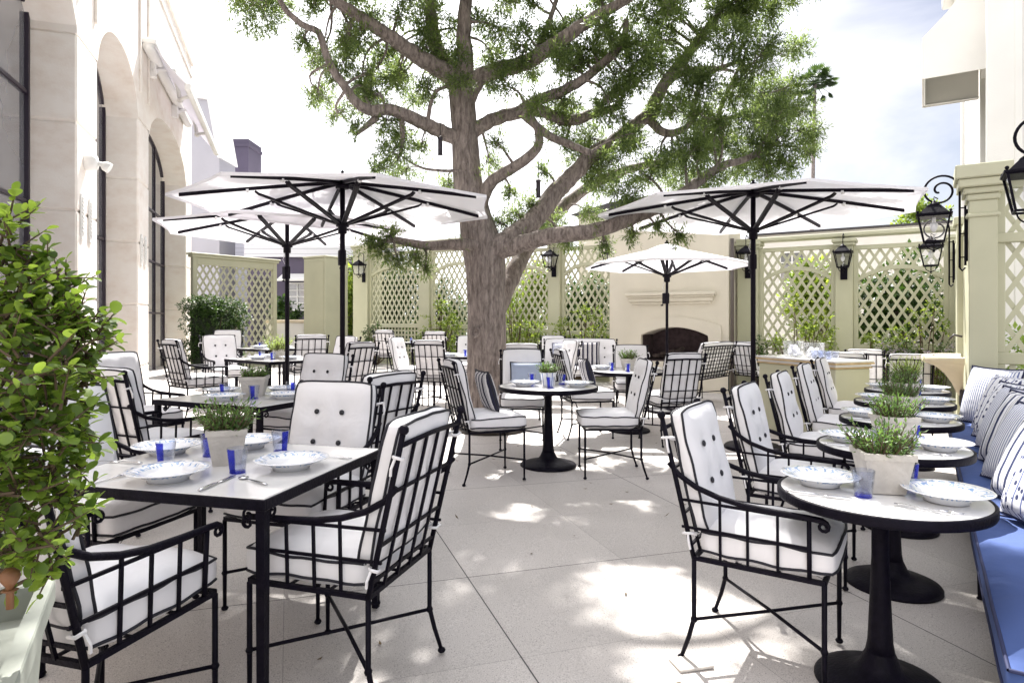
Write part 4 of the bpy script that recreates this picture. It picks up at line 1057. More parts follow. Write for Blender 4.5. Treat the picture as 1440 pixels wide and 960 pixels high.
# service counter
t=thing('service_counter','sage green service counter with timber edged top','counter',(3.60,7.71,floorz(3.6,7.7)),ANG_A)
m=MB(); m.bbox(-.25,.25,-.61,.61,.03,.86,.008); m.bbox(-.23,.23,-.59,.59,0,.029,.004); obj('cabinet',m,SAGE,t)
m=MB(); m.bbox(-.28,.28,-.64,.64,.925,.95,.005); obj('worktop',m,MARBLE,t)
m=MB(); m.bbox(-.27,.27,-.63,.63,.861,.8745,.004); m.bbox(-.285,.285,-.645,.645,.907,.9245,.003); obj('timber_trim',m,WOODTRIM,t)
m=MB(); m.bbox(-.26,.26,-.62,.62,.875,.9065,.003); obj('drawer_band',m,MARBLE,t)
cz=floorz(3.6,7.7)+.951
def bucket(x,y,r,h,label):
    t=thing('ice_bucket',label,'ice bucket',(x,y,cz),0,'glass buckets on the counter')
    m=MB(); m.lathe([(r*.9,0),(r,h),(r-.006,h),(r*.9-.008,.01),(1e-6,.01)],28); obj('bowl',m,LGLASS,t)
    m=MB()
    for k in range(34): q=rv()*r*.7; m.frust(.017,0,.015,.028,0,0,0,M=Matrix.Translation((q.x,q.y,.03+abs(q.z)*h*6))@Matrix.Rotation(k,4,'X')@Matrix.Rotation(k*1.7,4,'Z'))
    obj('ice',m,ICE,t); return t
bucket(3.50,7.95,.13,.19,'large clear ice bucket at the left of the sage counter'); bucket(3.62,7.66,.12,.18,'second clear ice bucket in the middle of the sage counter')
for k in range(6):
    glass(3.52+.075*(k%2)+.045*(k//2),7.46-.085*(k//2),cz,'clear tumbler in the group at the right end of the counter',0,False,False)
for o in C.objects:
    if o.get('label')=='clear tumbler in the group at the right end of the counter': o['group']='clear tumblers on the counter'
# basin
t=thing('wall_basin','cream stone half basin projecting from the sage side wall','basin',(*PB(9.0,.375),.0),ANG_B)
m=MB(); v=[];f=[]; prof=[(.02,.50),(.06,.56),(.10,.66),(.17,.77),(.27,.86),(.37,.90),(.40,.91),(.40,.97),(.385,.985),(.35,.97),(.30,.90),(.02,.86)]; n=20
for r,zz in prof:
    for j in range(n+1):
        th=pi/2+pi*j/n; v.append((r*cos(th),r*1.25*sin(th),zz))
for i in range(len(prof)-1):
    for j in range(n): f.append((i*(n+1)+j,(i+1)*(n+1)+j,(i+1)*(n+1)+j+1,i*(n+1)+j+1))
f.append(tuple(range(n+1))); m.add(v,f,0,True); obj('bowl',m,STONE,t)
m=MB(); m.bbox(-.03,.02,-.16,.16,.4,.60,.01); m.tube([(0,0,1.2),(-.08,0,1.22),(-.12,0,1.17)],.012,8); obj('spout',m,BRONZE,t)
m=MB(); m.bbox(-.075,.075,-.05,.05,0,.012,.003)
x,y=ground(972,934); tag(obj('white_tile',m,CEMENT,loc=(x,y,floorz(x,y)+.001),rotz=.25),'small loose white tile under the rear foot of the right front armchair','tile')
# ---------------------------------------------------------------- stone building on the left
t=thing('stone_building','pale limestone building with tall arched steel windows along the left side','building',(-2.49,0,0),ANG_A)
RZ=.56; TOP=7.9
OPEN=[(3.2,7.98,4.85,.75),(8.83,11.23,4.72,.78),(12.08,16.5,4.65,.75)]
m=MB(); zs=[-.3,.62,1.65,2.68,3.72,4.76]
def pierblocks(a0,a1):
    for i in range(len(zs)-1): m.bbox(-RZ-.1,0,a0,a1,zs[i]+(.003 if i else 0),zs[i+1]-.003,.022)
    m.box(-RZ-.1,-.02,a0+.02,a1-.02,-.3,4.8)
for a0,a1 in ((-3,3.2),(7.98,8.83),(11.23,12.08),(16.5,17.4)): pierblocks(a0,a1)
def arch(a,o):
    a0,a1,sp,rise=o; c=(a0+a1)/2; hw=(a1-a0)/2
    return sp+rise*(max(0,1-(abs(a-c)/hw)**2.3))**.62
edges=[-3,3.2]
n=24
def spand(a0,a1,za,zb):
    m.add([(0,a0,za),(0,a1,zb),(0,a1,TOP),(0,a0,TOP),(-RZ-.1,a0,za),(-RZ-.1,a1,zb),(-RZ-.1,a1,TOP),(-RZ-.1,a0,TOP)],[(0,1,2,3)[::1],(4,7,6,5),(0,4,5,1),(3,2,6,7)])
for o in OPEN:
    a0,a1=o[0],o[1]
    for i in range(n):
        x0=a0+(a1-a0)*i/n; x1=a0+(a1-a0)*(i+1)/n; spand(x0,x1,arch(x0,o),arch(x1,o))
    sp=o[2]
for a0,a1 in ((-3,3.2),(7.98,8.83),(11.23,12.08),(16.5,17.4)):
    m.box(-RZ-.1,0,a0,a1,4.7635,TOP)
# vertical pilaster strips and the parapet
for a in (8.05,8.72,11.32,12.0): m.bbox(-.001,.035,a-.03,a+.03,5.2,TOP-.3,.008)
obj('wall',m,LIME,t)
m=MB(); m.bbox(-RZ-.2,.05,-3,17.45,TOP+.001,TOP+.12,.02); m.bbox(-.002,.03,-3,17.42,TOP-.32,TOP-.24,.01); obj('parapet',m,LIME,t)
m=MB(); m.bbox(-4.5,-RZ-.6,-3,17.4,-.3,TOP,.01); m.box(-RZ-.6,-.2,17.1,17.38,-.3,TOP-.01); obj('inner_wall',m,PLASTER,t)
def steel_window(o,mull,trans):
    a0,a1=o[0],o[1]; m=MB(); g=MB(); x=-.50; w=.045
    for a in (a0+w/2+.005,a1-w/2-.005): m.box(x-.04,x+.04,a-w/2,a+w/2,-.1,arch(a,o))
    pts=[(x,a0+(a1-a0)*i/40,arch(a0+(a1-a0)*i/40,o)-.03) for i in range(1,40)]; m.tube(pts,.04,4)
    for a in mull: m.box(x-.03,x+.03,a-.022,a+.022,0,arch(a,o)-.01)
    for zz in trans: m.box(x-.026,x+.026,a0+w,a1-w,zz-.02,zz+.02)
    m.box(x-.04,x+.05,a0+w,a1-w,-.1,.12)
    f=obj('window_frame',m,mat('dark_window_steel',(.022,.014,.028),.4) if 'dark_window_steel' not in bpy.data.materials else bpy.data.materials['dark_window_steel'],t)
    v=[];fc=[]; k=24
    for i in range(k+1):
        a=a0+.03+(a1-a0-.06)*i/k; v+=[(x-.005,a,.1),(x-.005,a,arch(a,o)-.03)]
    for i in range(k): fc.append((2*i,2*i+1,2*i+3,2*i+2))
    g.add(v,fc); obj('pane',g,WINGLASS,f)
steel_window(OPEN[0],(4.4,5.6,6.8),(1.5,2.75,4.0)); steel_window(OPEN[1],(10.03,),(1.55,2.7,3.85)); steel_window(OPEN[2],(13.2,14.3,15.4),(1.55,2.68,3.8))
for a,z0,z1 in ((8.16,2.35,2.92),(8.50,2.35,2.92),(11.45,2.30,2.84),(11.75,2.30,2.84)):
    m=MB(); r=.07; pts=[(a+r*cos(q),z0+r+r*sin(q)) for q in [pi+pi*i/8 for i in range(9)]]+[(a+r*cos(q),z1-r+r*sin(q)) for q in [pi*i/8 for i in range(9)]]
    m.prism(pts,.001,.018,plane='yz')
    zz=z0+.09
    while zz<z1-.07: m.bbox(.018,.032,a-.045,a+.045,zz,zz+.022,.004); zz+=.045
    obj('vent',m,PLASTER,t)
# retracted awning
P=lambda a,d,z:(*PA(a,-d),z)
t=thing('retracted_awning','white folded awning with jointed arms above the far arched window','awning',(*PA(11.6,0),0),ANG_A)
m=MB(); m.tube([(.10,-.1,6.05),(.10,4.5,6.05)],.09,12); m.bbox(0,.22,-.12,4.52,6.10,6.19,.02); obj('cassette',m,PLASTER,t)
m=MB(); v=[];f=[]
for i in range(7):
    u=i/6; x=.19+.52*u; zz=6.08-.62*u-.05*sin(pi*u); v+=[(x,-.1,zz),(x,4.5,zz),(x,4.5,zz-.012),(x,-.1,zz-.012)]
for i in range(6):
    for q in range(4): f.append((i*4+q,i*4+4+q,i*4+4+(q+1)%4,i*4+(q+1)%4))
f+=[(0,1,2,3),(27,26,25,24)]
m.add(v,f,0,True); obj('fabric',m,CANOPY,t)
m=MB(); m.bbox(.66,.76,-.14,4.54,5.36,5.49,.02); obj('front_bar',m,PLASTER,t)
for a in (.5,2.9):
    m=MB(); m.bbox(0,.12,a-.06,a+.06,5.72,5.98,.01); m.tube([(.08,a,5.84),(.30,a+.62,6.14),(.40,a+.72,5.60)],.04,8); m.tube([(.40,a+.72,5.57),(.50,a+.3,5.50),(.68,a-.05,5.44)],.032,8)
    m.ball((.40,a+.72,5.59),.06,10); m.ball((.08,a,5.84),.07,10); m.ball((.68,a-.05,5.44),.05,10); obj('arm',m,PLASTER,t)
t=thing('wall_spotlight','white round security spotlight on the stone pier','spotlight',(*PA(8.3,0),3.32),ANG_A)
m=MB(); M=Matrix.Rotation(pi/2,4,'Y'); m.lathe([(.09,0),(.10,.02),(.10,.10),(.085,.13),(.03,.14)],20,M=M); obj('housing',m,PLASTER,t)
m=MB(); m.tube([(.12,.0,.0),(.19,.03,-.01)],.03,10); m.lathe([(.03,0),(.06,.04),(.065,.10),(.055,.105),(1e-6,.09)],16,M=Matrix.Translation((.17,.03,0))@Matrix.Rotation(radians(120),4,'Y')); obj('lamp_head',m,PLASTER,t)

# ---------------------------------------------------------------- left garden screen, box column, low wall
ang=atan2(1.75,1.26)
t=thing('garden_screen','sage framed lattice screen standing behind the dark hedge','lattice screen',(-7.25,14.5,.2),ang)
m=MB(); f=.10; W=2.15; zt=2.62
m.bbox(0,f,-.05,.07,0,zt,.006); m.bbox(W-f,W,-.05,.07,0,zt,.006); m.bbox(f+.001,W-f-.001,-.045,.065,zt-.16,zt-.001,.006); m.bbox(f+.001,W-f-.001,-.045,.065,0,.2,.006); m.bbox(-.04,W+.04,-.09,.11,zt+.001,zt+.06,.01); m.bbox(-.07,W+.07,-.12,.14,zt+.061,zt+.10,.01)
obj('frame',m,SAGE,t); m=MB(); lattice(m,f,W-f,.2,zt-.16); obj('lattice',m,SAGE,t)
t=thing('box_column','plain tall sage box column between the left umbrella poles','column',(*PB(10.9,-12.82),.2),ANG_B)
x,y=((427-720)/900*16.3,16.3); t.location=(x,y,.2)
m=MB(); m.bbox(0,.80,0,.75,0,2.75,.012); m.bbox(.05,.75,-.012,0-.001,.1,2.65,.01); m.bbox(-.02,.82,-.02,.77,2.751,2.80,.01); obj('casing',m,SAGE,t)
t=thing('low_wall','cream low garden wall with sill below the purple grey house','wall',(-6.3,16.4,.1),0)
m=MB(); m.bbox(0,1.6,0,.25,0,1.22,.01); obj('body',m,WSTUCCO,t); m=MB(); m.bbox(-.03,1.63,-.04,.29,1.221,1.30,.012); obj('coping',m,STONE,t)

# ---------------------------------------------------------------- neighbours
def win(t,x0,x1,z0,z1,y,nx=2,nz=3,m1=None):
    m=MB(); w=.05
    m.box(x0-w,x1+w,y-.05,y-.001,z0-w,z0); m.box(x0-w,x1+w,y-.05,y-.001,z1,z1+w); m.box(x0-w,x0,y-.05,y-.001,z0,z1); m.box(x1,x1+w,y-.05,y-.001,z0,z1)
    for i in range(1,nx): a=x0+(x1-x0)*i/nx; m.box(a-.018,a+.018,y-.04,y-.01,z0,z1)
    for i in range(1,nz): a=z0+(z1-z0)*i/nz; m.box(x0,x1,y-.038,y-.012,a-.015,a+.015)
    f=obj('window',m,m1 or PLASTER,t); g=MB(); g.add([(x0,y-.006,z0),(x1,y-.006,z0),(x1,y-.006,z1),(x0,y-.006,z1)],[(0,1,2,3)]); obj('pane',g,WINGLASS,f)
SIDING=stripes('white_board_siding',(.42,.42,.46),(.7,.7,.74),.16,.1,2)
t=thing('neighbour_house','pale rendered house with sloping gable rising beyond the stone building','house',(-11.3,21,-.4),.0)
m=MB(); m.prism([(-1.5,0),(1.7,0),(1.7,7.15),(1.35,9.0),(.2,9.15),(-1.5,9.4)],0,1.2,plane='xz'); obj('wall',m,GSTUCCO,t)
m=MB(); m.prism([(1.75,7.1),(1.40,9.08),(.2,9.24),(.2,9.16),(1.34,9.0),(1.68,7.1)],-.1,1.3,plane='xz'); obj('roof_edge',m,PLASTER,t)
t=thing('siding_house','white board sided house behind the left umbrellas','house',(-12.0,24,-.4),0)
m=MB(); m.box(0,4.1,0,6,0,6.9); obj('wall',m,SIDING,t); m=MB(); m.box(-.1,4.2,-.2,6.2,6.901,7.05); m.box(3.95,4.15,-.15,-.01,3.0,6.9); obj('eaves',m,PLASTER,t)
m=MB(); m.box(.4,1.5,1.5,2.8,7.051,9.0); m.box(.36,1.54,1.46,2.84,8.7,8.82); obj('chimney',m,PURPLE,t)
t=thing('purple_house','purple grey rendered house with a white gridded window','house',(-8.9,21.5,-.4),0)
m=MB(); m.box(0,3.9,0,6,0,3.9); obj('wall',m,PURPLE,t); m=MB(); m.box(-.05,4.1,-.12,6,3.901,4.65); m.box(-.15,4.25,-.3,6.1,4.651,4.75); obj('upper_wall',m,SIDING,t)
win(t,1.35,2.05,2.15,3.0,0,2,4)
m=MB(); m.prism([(0,0),(-.55,-.22),(-.55,-.28),(0,-.06)],1.2,2.2,plane='yz',M=Matrix.Translation((0,0,3.35))); obj('window_awning',m,PLASTER,t)
m=MB(); m.box(.2,.8,-.02,-.001,0,3.2); obj('door',m,mat('black_door',(.012,.012,.014),.4),t)
t=thing('white_neighbour','pale house glimpsed through the right trellis lattice','house',(9.0,17.6,-.4),ANG_B)
m=MB(); m.box(-2.2,2.7,0,5,0,4.25); obj('wall',m,WSTUCCO,t); m=MB(); m.box(-2.3,2.8,-.15,5.1,4.251,4.30); obj('roof',m,mat('dark_roof_edge',(.05,.045,.05),.7),t)
win(t,-1.5,-.9,2.9,3.7,0); win(t,-.4,0.2,1.9,2.5,0)
t=thing('cream_neighbour','cream house with dark roof line behind the fireplace and umbrella','house',(3.2,19.5,-.4),ANG_B)
m=MB(); m.box(-1.3,2.2,0,5,0,5.1); obj('wall',m,STUCCO,t); m=MB(); m.prism([(-1.5,5.101),(2.4,5.101),(2.0,5.5),(-.2,5.35)],-.2,5.2,plane='xz'); obj('roof',m,bpy.data.materials['dark_roof_edge'],t)
# white building on the right with its window box awning
t=thing('white_building','tall white rendered building rising beyond the capped sage pier','building',(*PB(14.2,1.0),-.4),ANG_B)
m=MB(); m.bbox(0,.35,0,1.1,0,14,.01); m.bbox(.0,.35,2.6,9,0,14,.01); m.box(0.002,.35,1.1,2.6,0,2.6); m.box(.002,.35,1.1,2.6,6.9,14); m.box(.35,6,0.05,9,0,14)
m.bbox(-.06,.35,-.06,.12,0,14,.015); m.bbox(.33,.45,-.08,.1,0,14,.015); m.bbox(-.08,0,8.6,9.05,0,14,.01)
obj('wall',m,WSTUCCO,t)
m=MB(); 
for yy in (1.12,1.83,2.54): m.box(.10,.16,yy-.03,yy+.03,2.6,6.9)
for zz in (2.63,4.0,5.4,6.87): m.box(.11,.15,1.1,2.6,zz-.03,zz+.03)
f=obj('window',m,bpy.data.materials['dark_window_steel'],t); g=MB(); g.add([(.14,1.1,2.6),(.14,2.6,2.6),(.14,2.6,6.9),(.14,1.1,6.9)],[(0,1,2,3)]); obj('pane',g,WINGLASS,f)
t=thing('window_awning','white boxed window awning jutting from the white building on the right','awning',(*PB(14.9,.99),0),ANG_B)
m=MB(); w=2.0; th=.02; prof=[(0,8.2),(-.25,7.8),(-.62,7.3),(-1.02,6.9),(-1.02,6.1)]
for i in range(len(prof)-1):
    a=prof[i];b=prof[i+1]; m.prism([a,b,(b[0]+.02,b[1]+(.0 if i==3 else -.02)),(a[0]+.02,a[1]-.02)],0,w,plane='xz')
m.prism([(0,6.1)]+prof,-.02,-.001,plane='xz'); m.prism([(0,6.1)]+prof,w+.001,w+.02,plane='xz')
obj('fabric',m,WSTUCCO,t)
m=MB(); m.tube([(-.98,.03,6.14),(-.98,w-.03,6.14)],.02,6); m.tube([(0,.03,6.14),(-.98,.03,6.14)],.02,6); m.tube([(0,w-.03,6.14),(-.98,w-.03,6.14)],.02,6); obj('awning_frame',m,PLASTER,t)
t=thing('roof_bay','white stepped bay with cornice high on the white building','bay',(*PB(15.2,.98),0),ANG_B)
m=MB(); m.bbox(-.55,0,0,3,9.0,14,.03); m.bbox(-.62,0,-.05,3.05,8.7,9.0-.001,.03); m.bbox(-.40,0,.1,2.9,8.5,8.699,.03); obj('body',m,WSTUCCO,t)

# ---------------------------------------------------------------- the big tree
tx,ty=-.29,7.78; tzf=floorz(tx,ty)
tree=thing('courtyard_tree','large spreading tree with rough brown trunk rising from the middle of the terrace','tree',(tx,ty,tzf))
def TP(px,py,Y): p=at(px,py,Y); return Vector((p[0]-tx,p[1]-ty,p[2]-tzf))
limbs=[]
def smooth(pts,rs,sub=5):
    P=[Vector(p) for p in pts]; out=[];ro=[]
    for i in range(len(P)-1):
        a=P[max(i-1,0)];b=P[i];c=P[i+1];d=P[min(i+2,len(P)-1)]
        for k in range(sub):
            u=k/sub; out.append(.5*((2*b)+(c-a)*u+(2*a-5*b+4*c-d)*u*u+(3*b-a-3*c+d)*u**3)); ro.append(rs[i]*(1-u)+rs[i+1]*u)
    out.append(P[-1]); ro.append(rs[-1]); return out,ro
def limb(px,mb,seg=12,wig=.02):
    pts=[TP(a,b,c) for a,b,c,r in px]; rs=[r for *_,r in px]
    P,R=smooth(pts,rs)
    R=[r*.88 for r in R]; P=[p+rv()*wig*min(1,r*6) if 0<i<len(P)-1 else p for i,(p,r) in enumerate(zip(P,R))]
    mb.tube(P,R,seg); limbs.append((P,R)); return P,R
m=MB()
# trunk: gnarled, flared foot
path=[(686,618,7.78,.42),(686,603,7.78,.33),(686,570,7.78,.262),(685,520,7.78,.238),(685,470,7.78,.236),(684,420,7.78,.235),(682,370,7.78,.25),(676,335,7.78,.245),(668,300,7.75,.185),(658,255,7.75,.175),(655,215,7.75,.16),(653,180,7.75,.155),(650,145,7.75,.16),(646,110,7.75,.15)]
pts=[TP(a,b,c) for a,b,c,r in path]; P,R=smooth(pts,[r for *_,r in path],6); ns=28; v=[];f=[]
for i,(p,r) in enumerate(zip(P,R)):
    for j in range(ns):
        th=2*pi*j/ns; q=r*(1+.07*mnoise.noise(Vector((cos(th)*1.8,sin(th)*1.8,p.z*.9)))+.05*mnoise.noise(Vector((cos(th)*4,sin(th)*4,p.z*2.5))))
        if p.z<.5: q*=1+.12*(.5-p.z)*sin(th*5+1)
        v.append((p.x+q*cos(th),p.y+q*sin(th),p.z))
for i in range(len(P)-1):
    for j in range(ns): f.append((i*ns+j,i*ns+(j+1)%ns,(i+1)*ns+(j+1)%ns,(i+1)*ns+j))
f.append(tuple((len(P)-1)*ns+j for j in range(ns))); m.add(v,f,0,True)
kn=TP(668,467,7.56); m.lathe([(.075,-.02),(.07,.012),(.045,.02),(.03,.0),(1e-6,-.02)],14,M=Matrix.Translation(kn)@Matrix.Rotation(pi/2,4,'X'))
obj('trunk',m,BARK,tree)
m=MB()
limb([(648,125,7.75,.15),(632,105,7.7,.13),(601,88,7.6,.115),(576,72,7.5,.105),(551,54,7.4,.095),(515,30,7.3,.08),(476,4,7.2,.07),(420,-40,7.1,.05)],m)
limb([(645,115,7.75,.13),(628,92,7.85,.11),(612,60,7.95,.10),(606,20,8.0,.085),(600,-40,8.1,.07)],m)
limb([(652,120,7.75,.13),(655,85,7.7,.11),(652,50,7.65,.10),(655,0,7.6,.085),(665,-70,7.5,.06)],m)
limb([(652,150,7.75,.13),(672,112,7.7,.12),(702,98,7.65,.11),(740,88,7.6,.105),(775,66,7.5,.10),(805,45,7.45,.09),(840,22,7.4,.075),(890,-6,7.3,.06),(940,-50,7.2,.05)],m)
limb([(652,200,7.75,.11),(628,188,7.65,.10),(600,176,7.5,.09),(578,165,7.4,.085),(548,155,7.3,.075),(520,155,7.2,.07),(500,143,7.15,.06),(484,120,7.1,.055),(466,95,7.05,.05),(455,66,7.0,.045),(448,46,7.0,.042),(424,34,6.9,.038),(400,12,6.9,.034),(385,-20,6.8,.03)],m)
limb([(692,352,7.7,.17),(715,338,7.7,.16),(742,318,7.8,.145),(768,288,7.9,.135),(790,262,8.0,.125),(812,240,8.05,.115),(838,215,8.1,.11),(865,198,8.15,.105),(890,178,8.2,.10),(914,160,8.2,.10),(922,140,8.2,.095),(940,110,8.2,.08),(965,80,8.2,.075),(985,52,8.2,.06),(1006,27,8.2,.05),(1025,-5,8.3,.04),(1050,-50,8.3,.03)],m)
limb([(700,352,7.7,.14),(735,342,7.55,.12),(775,332,7.4,.11),(815,328,7.3,.10),(850,320,7.3,.095),(885,308,7.3,.09),(925,292,7.4,.085),(960,272,7.5,.075),(990,250,7.6,.065),(1020,232,7.7,.055),(1048,224,7.8,.045),(1085,205,7.9,.03)],m)
limb([(672,345,7.6,.09),(640,344,7.5,.075),(605,346,7.4,.06),(570,340,7.3,.05),(545,338,7.2,.035),(520,350,7.15,.02)],m)
limb([(690,470,7.95,.12),(706,420,8.1,.13),(722,385,8.3,.13),(738,352,8.5,.125),(760,325,8.7,.115),(790,292,8.9,.10),(830,262,9.1,.085),(880,240,9.3,.07),(940,225,9.5,.05)],m)
limb([(675,290,7.7,.10),(690,258,7.6,.085),(715,240,7.5,.075),(738,226,7.4,.07),(757,205,7.35,.06),(756,182,7.3,.05),(742,160,7.25,.045)],m)
limb([(660,190,7.75,.10),(690,170,7.8,.095),(723,160,7.85,.09),(760,156,7.9,.085),(797,170,8.0,.08),(835,160,8.1,.07),(870,150,8.2,.05)],m)
limb([(725,160,7.85,.08),(755,142,7.8,.075),(787,130,7.75,.07),(815,115,7.7,.065),(838,98,7.7,.06),(860,78,7.6,.055),(877,60,7.6,.05),(880,28,7.6,.035)],m)
limb([(740,165,7.85,.06),(770,190,7.7,.055),(800,203,7.6,.05),(830,215,7.5,.04)],m)
limb([(912,165,8.2,.07),(930,185,8.0,.06),(955,185,7.9,.05),(975,170,7.8,.03)],m)
limb([(958,90,8.2,.05),(985,105,8.1,.04),(1015,95,8.0,.035),(1045,85,8.0,.02)],m)
limb([(990,165,7.9,.02),(1010,168,7.9,.035),(1040,162,7.9,.03),(1065,150,8,.02)],m)
limb([(1008,168,7.9,.03),(1018,140,7.9,.03),(1032,110,8,.025),(1045,85,8,.02)],m)
limb([(932,125,8.2,.05),(960,102,8.4,.045),(1000,96,8.6,.035),(1030,100,8.7,.02)],m)
limb([(745,90,7.6,.05),(760,60,7.7,.04),(772,30,7.8,.035),(790,-20,7.9,.03)],m)
limb([(530,165,7.3,.05),(500,190,7.2,.02)],m)
limb([(565,165,7.4,.04),(566,200,7.35,.03),(560,225,7.3,.015)],m)
limb([(600,180,7.5,.03),(612,130,7.4,.025),(650,120,7.4,.015)],m)
limb([(660,240,7.6,.02),(620,240,7.5,.02),(590,235,7.4,.015),(565,220,7.3,.008)],m)
# overhead and rearward limbs out of the frame
def L3(pts,m): 
    q=[Vector(p[:3])-Vector((tx,ty,tzf)) for p in pts]; P,R=smooth(q,[p[3] for p in pts]); m.tube(P,R,8); limbs.append((P,R))
L3([(-1.6,7.2,5.2,.06),(-2.2,6.4,6.0,.05),(-2.6,5.8,6.8,.03)],m); L3([(1.4,7.3,5.4,.06),(1.9,6.4,6.2,.05),(2.2,5.6,6.9,.03)],m)
L3([(-.6,8.0,6.0,.07),(-.4,7.0,7.0,.05),(0,6.0,7.6,.03)],m); L3([(-.5,7.6,6.0,.07),(-1.2,8.8,7.0,.05),(-1.8,9.8,7.4,.03)],m)
L3([(2.7,8.3,5.6,.05),(3.2,7.6,6.4,.04),(3.4,6.8,7.0,.02)],m); L3([(.0,7.5,6.0,.06),(.8,8.4,7.2,.05),(1.6,9.4,7.6,.03)],m)
CL=[]
def cl(px,py,r,Y=None,w=1.0): 
    Y=Y or 7.75+random.uniform(-.7,.7); CL.append((TP(px,py,Y),r/900*Y,w))
for a in [(362,18,38),(345,-18,40),(385,-5,30),(425,58,17),(442,88,15),(468,108,15),(452,140,17),(476,160,14),(500,178,11),(538,78,26),(520,110,20),(507,128,14),(545,172,22),(562,192,20),(552,215,20),(535,238,17),(568,240,20),(592,205,14),(622,100,24),(600,128,20),(560,100,18),(585,140,16),(632,262,20),(690,232,16),(655,108,18),(600,18,28),(520,22,24),(455,-12,28),(560,20,20),(490,60,14),(700,38,28),(732,62,24),(745,100,18),(755,145,20),(692,75,18),(672,30,20),(640,40,16),(700,200,12),(720,270,12),(765,240,12)]: cl(*a,w=.85)
for a in [(772,48,24),(800,90,26),(790,142,24),(830,70,22),(868,110,32),(858,152,26),(832,195,24),(822,226,30),(842,252,26),(880,272,24),(860,230,24),(905,70,30),(930,58,28),(962,95,28),(942,22,26),(900,22,24),(985,122,24),(1030,58,32),(1062,24,30),(1095,6,22),(1062,92,28),(1078,130,28),(1000,190,28),(972,212,34),(958,248,28),(1000,250,24),(928,228,24),(1058,172,30),(1090,160,30),(1098,200,34),(1062,212,32),(1080,240,20),(1130,152,18),(1140,186,20),(1138,212,14),(1112,122,18),(1030,132,26),(1040,0,26),(980,160,18),(900,110,22),(920,90,20),(1010,20,22),(985,50,20),(960,140,16),(890,200,18),(905,245,22),(1040,240,18),(1110,232,16),(1020,205,22),(880,60,18),(850,40,20),(815,30,18),(795,200,12)]: cl(*a,w=1.2)
for a in [(1120,66,20,8.3),(537,352,16,7.15),(560,366,14,7.2),(585,362,15,7.3),(598,378,9,7.3),(520,338,12,7.15),(548,330,14,7.3),(726,302,18,7.9),(700,312,10,7.8),(778,316,22,8.2),(800,342,12,8.0),(850,345,12,7.9),(890,330,12,7.3),(955,330,12,7.3),(925,318,10,7.3),(745,285,14,7.9),(830,300,16,8.6)]: cl(*a,w=1.0)
for i in range(42): cl(random.uniform(430,780),random.uniform(-30,150),random.uniform(12,20),w=.8)
for i in range(34): cl(random.uniform(770,1110),random.uniform(-20,235),random.uniform(14,22),w=.9)
for i in range(84):       # the crown above the frame and towards the viewer: it throws the dappled shade
    a=random.uniform(0,2*pi); r=3.7*sqrt(random.random()); x=.4+r*cos(a)*.95; y=6.9+r*sin(a)*.72; z=random.uniform(5.6,7.9)-.05*r*r*.6
    if (z-1.39)/y*900<465: continue
    CL.append((Vector((x-tx,y-ty,z-tzf)),random.uniform(.25,.42),.8))
for (x0,x1,y0,y1,z0,z1,nn,ww) in ((-.8,.15,6.5,8.5,5.5,6.8,13,1.1),(-1.8,-.6,5.4,6.8,5.2,6.2,9,1.0),(1.6,3.4,5.6,7.6,5.3,6.9,20,1.1),(2.6,4.2,6.5,8.5,5.6,6.6,9,.9)):  # extra unseen clusters above the frame, added to shade the banquette and near paving
    for i in range(nn): CL.append((Vector((random.uniform(x0,x1)-tx,random.uniform(y0,y1)-ty,random.uniform(z0,z1)-tzf)),random.uniform(.25,.36),ww))
crown=MB(); tw=MB()
for c,r,w in CL:
    best=None
    for P,R in limbs:
        for p,q in zip(P,R):
            d=(p-c).length*(1+q*.5)
            if best is None or d<best[0]: best=(d,p,q)
    d,p,q=best
    mid=p.lerp(c,.5)+rv()*d*.15+Vector((0,0,d*.08))
    tw.tube(smooth([p,mid,c],[min(.022,q*.6),.012,.005],4)[0],[min(.022,q*.6)*(1-.8*i/8) for i in range(9)],5,caps=False)
    for k in range(9):
        e=c+rv()*r*.95; tw.tube([mid.lerp(c,.3+.07*k),mid.lerp(e,.75)+rv()*.03,e],[.006,.004,.0015],4,caps=False)
    n=int(240*w*(r/.25)**1.7*.50)+8
    clump(crown,c,(r*1.0,r*1.0,r*.8),n,.062,.0145,L=.16,k=12,droop=.35,fn=leafq,hollow=.15)
for P,R in limbs:         # tufts sitting straight on the limbs
    for i in range(3,len(P),3):
        if random.random()<.5 and R[i]<.11:
            c=P[i]+rv()*.15; clump(crown,c,.10,4,.07,.012,L=.16,k=10,droop=.5)
obj('limbs',m,BARK,tree); obj('twigs',tw,BARK,tree); obj('crown',crown,LEAF_TREE,tree)
print('crown faces',len(crown.f))
x,y=tx,ty; m=MB(); m.lathe([(.46,.004),(.46,.012),(.30,.05),(.2,.09)],32); tag(obj('tree_pit',m,SOIL,loc=(x,y,tzf)),'round dark soil pit at the foot of the tree','tree pit')
for (px,py,Y,l) in ((619,206,7.4,'small dark lantern hanging from the left lower limb'),(934,236,7.9,'small dark lantern hanging from the right limb above the small umbrella'),(757,266,7.6,'tiny lantern hanging just right of the trunk')):
    X,YY,Z=at(px,py,Y); t=thing('hanging_lantern',l,'lantern',(X,YY,Z),0,'small lanterns hanging in the tree')
    m=MB(); m.lathe([(.012,.12),(.03,.10),(.032,.09),(.026,.085),(.026,-.09),(.031,-.095),(.03,-.10),(1e-6,-.105)],14); obj('casing',m,BRONZE,t)
    m=MB(); m.tube([(0,0,.11),(0,0,.34)],.004,5); obj('wire',m,IRON,t)

